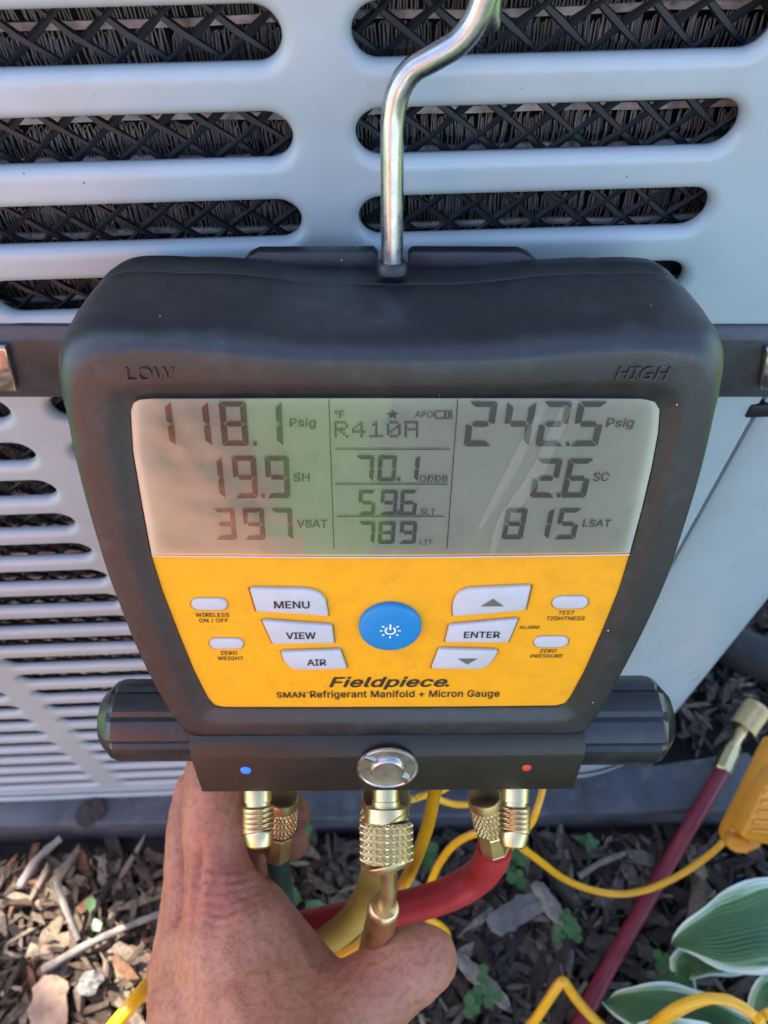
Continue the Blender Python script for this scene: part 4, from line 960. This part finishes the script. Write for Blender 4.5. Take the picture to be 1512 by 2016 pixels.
def reflected_shirt():  # unseen torso added behind the camera, shaped for its pink reflection in the screen
    mb = MB(); V = []; F = []; ns = 40; nz_ = 26
    for i in range(nz_+1):
        t_ = i/nz_; z = .06+.92*t_; w_ = .19+.07*math.sin(math.pi*min(1, t_*1.15)) if t_ < .88 else .26*(1-t_)/.12*.5+.08
        for k in range(ns):
            th = 2*math.pi*k/ns; fold = 1+.05*noise.noise(Vector((math.cos(th)*3, math.sin(th)*3, z*4)))+.02*noise.noise(Vector((math.cos(th)*9, math.sin(th)*9, z*9)))
            V.append((-.388+w_*fold*math.cos(th), -.47+.6*w_*fold*math.sin(th), z))
    for i in range(nz_):
        for k in range(ns): F.append((i*ns+k, i*ns+(k+1) % ns, (i+1)*ns+(k+1) % ns, (i+1)*ns+k))
    F += [tuple(range(ns-1, -1, -1)), tuple(nz_*ns+k for k in range(ns))]; mb.add(V, F)
    mm_ = mat('salmon_cotton', (.88, .34, .21), .85, var=.12, vscale=20)
    return mb.build('reflected_shirt', mm_, hob)
reflected_shirt()
tag(hob, 'bare left hand gripping the hoses and brass coupler under the gauge', 'person')

# ------------------------------------------------------------------ ground details: twigs, bark, slab, weeds
def rough_slab(name, c, l, wd, th, rot, tilt, m_, label, cat, seed, group=None):
    r = random.Random(seed); nx, ny = 9, 4; V = []; F = []; ax = Vector((math.cos(rot), math.sin(rot), tilt)).normalized(); ay = Vector((-math.sin(rot), math.cos(rot), .1)).normalized(); az_ = ax.cross(ay)
    prof_ = [(.55+.45*math.sin(math.pi*(.18+.7*i/nx)))*r.uniform(.86, 1.08) for i in range(nx+1)]; prof_[0] *= r.uniform(.4, .8); prof_[-1] *= r.uniform(.3, .7); s0_ = r.uniform(-.25, .25); sh_ = [s0_*(i/nx-.5)+r.uniform(-.05, .05) for i in range(nx+1)]
    for s_ in (1, -1):
        for i in range(nx+1):
            for j in range(ny+1):
                u = i/nx-.5; v_ = (j/ny-.5)*prof_[i]+sh_[i]; e = 1-abs(j/ny-.5)*1.2
                V.append(c+ax*(u*l+r.uniform(-.03, .03)*l*.3)+ay*(v_*wd)+az_*(s_*th*.5*e+r.uniform(-.22, .22)*th))
    k0 = (nx+1)*(ny+1)
    for i in range(nx):
        for j in range(ny):
            a = i*(ny+1)+j; F.append((a, a+ny+1, a+ny+2, a+1)); F.append((k0+a, k0+a+1, k0+a+ny+2, k0+a+ny+1))
    edge = [i*(ny+1) for i in range(nx+1)]+[nx*(ny+1)+j for j in range(1, ny+1)]+[i*(ny+1)+ny for i in range(nx-1, -1, -1)]+[j for j in range(ny-1, 0, -1)]
    for q in range(len(edge)): a, b_ = edge[q], edge[(q+1) % len(edge)]; F.append((a, b_, k0+b_, k0+a))
    o = fixn(mk(name, V, F, m_, None, True, 18)); return tag(o, label, cat, group)
def seg_slab(name, xa, ya, xb, yb, zh, wd, th, m_, label, cat, seed):
    a, b_ = gnd(xa, ya, zh), gnd(xb, yb, zh); d = b_-a
    return rough_slab(name, (a+b_)/2, d.length, wd, th, math.atan2(d.y, d.x), 0, m_, label, cat, seed)
seg_slab('bark_chip', 85, 2040, 110, 1920, .026, .030, .006, M['barkchip'], 'flat tan slab of bark among sunlit mulch', 'bark', 3)
seg_slab('bark_chip', 170, 1960, 185, 1910, .026, .018, .005, M['slab'], 'small pale grey wood flake beside the tan bark', 'bark', 4)
seg_slab('wood_slab', 965, 1828, 1065, 1765, .024, .021, .006, M['slab'], 'silvery grey split wood slab on dark mulch', 'wood', 8)
seg_slab('wood_slab', 900, 1880, 1000, 1985, .022, .013, .006, M['twig'], 'long brown bark strip lying beside the thumb', 'wood', 9)
seg_slab('wood_slab', 1055, 1735, 1110, 1830, .026, .014, .006, M['twig'], 'dark narrow wood strip beside the silvery slab', 'wood', 10)
M['deadleaf'] = mat('dead_leaf', (.045, .034, .03), .85, var=.4, vscale=80, bump=.8, bscale=200)
seg_slab('dead_leaf', 150, 1612, 205, 1585, PB+.003, .020, .003, M['deadleaf'], 'dark dead leaf stuck on the pad beside the hand', 'leaf', 15)
def twig(label, pts, r_, seed):
    rr_ = random.Random(seed); P = catmull([gnd(*p) for p in pts], 5); mb = MB(); tube(mb, P, [r_*(1-.35*i/len(P))*rr_.uniform(.85, 1.15) for i in range(len(P))], 8); return tag(mb.build('twig', M['twig'], None), label, 'twig')
twig('long grey twig lying across the mulch behind the wrist', [(85, 1910, .02), (150, 1872, .024), (210, 1842, .026), (280, 1812, .026), (340, 1790, .024)], .0036, 1)
twig('grey forked twig standing steeply in the mulch', [(112, 1735, .03), (130, 1790, .028), (155, 1850, .022)], .003, 2)
twig('weathered stick pointing at the pad', [(40, 1745, .02), (75, 1690, .024), (120, 1650, .026)], .0042, 3)
twig('thin dark stick lying under the dark red hose', [(1140, 1725, .02), (1180, 1700, .02), (1230, 1680, .02)], .003, 4)

def leaf_quad(mb, c, d, s, wd, nrm, cup=.15):
    d = d.normalized(); sd = d.cross(nrm).normalized(); n = sd.cross(d)
    P = [(0, 0, 0), (.3, .42, .5), (.7, .48, .6), (1, 0, .15), (.7, -.48, .6), (.3, -.42, .5), (.5, 0, 0)]
    V = [c+d*(a*s)+sd*(b_*wd)+n*(cup*s*e) for a, b_, e in P]; mb.add(V, [(0, 6, 1), (1, 6, 2), (2, 6, 3), (3, 6, 4), (4, 6, 5), (5, 6, 0)])
def weed(x, y, size, label, seed, big=False):
    r = random.Random(seed); g = gnd(x, y, .012); mb = MB(); ms_ = MB(); nl = 2 if big else 5
    root = thing('weed', Vector((g.x, g.y, 0)), label, 'weed', None)
    for k in range(nl):
        an = r.uniform(0, 6.28); rad_ = r.uniform(.1, 1)*size*(.3 if big else .8); tip = Vector((g.x+rad_*math.cos(an), g.y+rad_*math.sin(an), .022+r.uniform(0, .02)))
        tube(ms_, [Vector((g.x, g.y, 0)), (Vector((g.x, g.y, 0))+tip)/2+Vector((0, 0, .006)), tip], .0006, 5)
        if big:
            leaf_quad(mb, tip, Vector((math.cos(an), math.sin(an), .15)), size, size*.75, Vector((0, 0, 1)))
        else:
            for q in range(3):
                a2 = an+q*2.09+r.uniform(-.2, .2); s2 = size*r.uniform(.32, .58); leaf_quad(mb, tip, Vector((math.cos(a2), math.sin(a2), r.uniform(-.05, .3))), s2, s2*.95, Vector((0, 0, 1)), .1)
    mb.build('leaves', M['weed'], root); ms_.build('stem', M['weed'], root)
weed(1000, 1720, .017, 'three-leaved clover weed behind the red hose nut', 1)
weed(1112, 1832, .015, 'clover weed between the wood slab and the dark red hose', 3)
weed(940, 1965, .017, 'clover weed beside the long brown bark strip', 5)
weed(1310, 1925, .018, 'clover weed under the folded hosta leaf', 6)
weed(1155, 1668, .011, 'tiny clover weed under the sagging yellow cord', 7)
weed(825, 1705, .018, 'clover weed seen between the coupler and the yellow cord arch', 8)
weed(606, 1780, .026, 'broad-leaved weed between the hand and the yellow hose', 9, True)
weed(590, 1690, .022, 'single upright green leaf beside the fingertips', 10, True)
weed(678, 1872, .026, 'broad green leaf under the faded yellow hose', 11, True)
weed(195, 1812, .012, 'small bright green sprout in the sunlit mulch', 13, True)

# ------------------------------------------------------------------ hosta
hos = thing('hosta_plant', at(1640, 1990, .60), 'green hosta plant with white leaf margins beside the dark red hose', 'plant')
def hleaf(spine, wpx, tilt, fold=.15, nu=22, nv=10, seed=0):
    """spine: (x,y,z) list base->tip; half widths in px"""
    P = catmull([at(*q) for q in spine], 6); n = len(P); V = []; F = []; UVs = []
    z = spine[0][2]
    for i, p in enumerate(P):
        t_ = i/(n-1); d = (P[min(i+1, n-1)]-P[max(i-1, 0)]).normalized(); view = (CAM-p).normalized(); side = d.cross(view).normalized(); up_ = side.cross(d)
        side2 = side*math.cos(tilt)+up_*math.sin(tilt); up2 = side2.cross(d)
        hw = wpx*z/FPX*(math.sin(math.pi*min(1, t_*.93+.07))**.85)*(1-.15*t_)
        for j in range(nv+1):
            v_ = j/nv*2-1
            w_ = (.0030*math.sin(t_*13+v_*2+seed)+.0016*math.sin(t_*31+seed*2))*abs(v_)**2; hw *= 1+.05*math.sin(t_*19+seed*3)*(1 if v_ > 0 else -.7)
            V.append(p+side2*(v_*hw)+up2*(-fold*hw*(1-abs(v_))+.12*hw*math.cos(v_*3.1)*0+w_)); UVs.append((t_, j/nv))
    for i in range(n-1):
        for j in range(nv): a = i*(nv+1)+j; F.append((a, a+1, a+nv+2, a+nv+1))
    o = mk('leaf', V, F, M['hosta'], hos, True, 80); uvl = o.data.uv_layers.new(name='UVMap')
    for lp in o.data.loops: uvl.data[lp.index].uv = UVs[lp.vertex_index]
    sd_ = o.modifiers.new('t', 'SOLIDIFY'); sd_.thickness = .0005
    return o
hleaf([(1760, 1770, .56), (1640, 1795, .54), (1520, 1822, .53), (1410, 1845, .535), (1322, 1858, .55)], 88, .2, .25, seed=1)
hleaf([(1600, 1860, .58), (1500, 1872, .57), (1400, 1885, .575), (1345, 1905, .585), (1368, 1960, .60)], 40, -.5, .2, seed=2)
hleaf([(1560, 2080, .55), (1450, 2040, .54), (1340, 2005, .54), (1250, 1985, .55), (1188, 1972, .565)], 62, .1, .2, seed=3)
hleaf([(1660, 1900, .52), (1590, 1950, .51), (1520, 1990, .51), (1480, 2060, .52)], 62, -.2, .2, seed=4)
hleaf([(1660, 1760, .60), (1580, 1762, .585), (1520, 1790, .585)], 50, .3, .2, seed=5)
hleaf([(1500, 2120, .53), (1400, 2080, .52), (1300, 2060, .52), (1210, 2060, .53)], 60, .3, .2, seed=6)
mb = MB()
for q in ((1650, 1800, .56), (1600, 1860, .58), (1560, 2080, .55), (1660, 1900, .52), (1660, 1760, .60)):
    b_ = gnd(1640, 2010, 0); tube(mb, catmull([b_, (b_+at(*q))/2+Vector((0, 0, .02)), at(*q)], 5), .0035, 8)
mb.build('stalks', M['weed'], hos)

# ------------------------------------------------------------------ small tree left of the unit: its leaves break up the sun on the mulch
def tree(base, hgt, rx, rz, n, label, seed, holes=.0, lift=0):
    r = random.Random(seed); root = thing('shade_tree', base, label, 'tree', None)
    cc = base+Vector((0, 0, hgt)); mt = MB()
    tube(mt, catmull([base+Vector((0, 0, -.05)), base+Vector((.05, .03, hgt*.35)), base+Vector((-.03, .0, hgt*.7)), cc+Vector((0, 0, rz*.4))], 6), [.14*(1-.8*i/18) for i in range(19)], 12)
    for k in range(11):
        an = k*2.4; e = cc+Vector((math.cos(an)*rx*.75, math.sin(an)*rx*.75, r.uniform(-.3, .5)*rz)); s0 = base+Vector((0, 0, hgt*r.uniform(.5, .85)))
        tube(mt, catmull([s0, (s0+e)/2+Vector((0, 0, .15)), e], 5), [.05*(1-.8*i/10) for i in range(11)], 7)
    mt.build('trunk', M['bark'], root)
    mb = MB(); k = 0
    while k < n:
        v = Vector((r.gauss(0, 1), r.gauss(0, 1), r.gauss(0, 1))).normalized()*(r.random()**.45)
        p = cc+Vector((v.x*rx, v.y*rx, v.z*rz))
        if noise.noise(p*1.6+Vector((seed, 0, 0))) < -.18+holes: continue
        d = Vector((r.uniform(-1, 1), r.uniform(-1, 1), r.uniform(-.8, .3))).normalized(); nn_ = Vector((r.uniform(-.6, .6), r.uniform(-.6, .6), 1)).normalized(); s_ = r.uniform(.07, .13)
        sd = d.cross(nn_).normalized(); mb.add([p, p+d*s_*.5+sd*s_*.32, p+d*s_, p+d*s_*.5-sd*s_*.32], [(0, 1, 2, 3)]); k += 1
    mb.build('crown', M['leaf'], root, False)
tgt = Vector((-.30, .02, 0))
tb = tgt + SUND*3.4
tree(Vector((tb.x, tb.y, 0)), tb.z, .60, .50, 80, 'small leafy tree standing on the lawn beside the unit', 21)
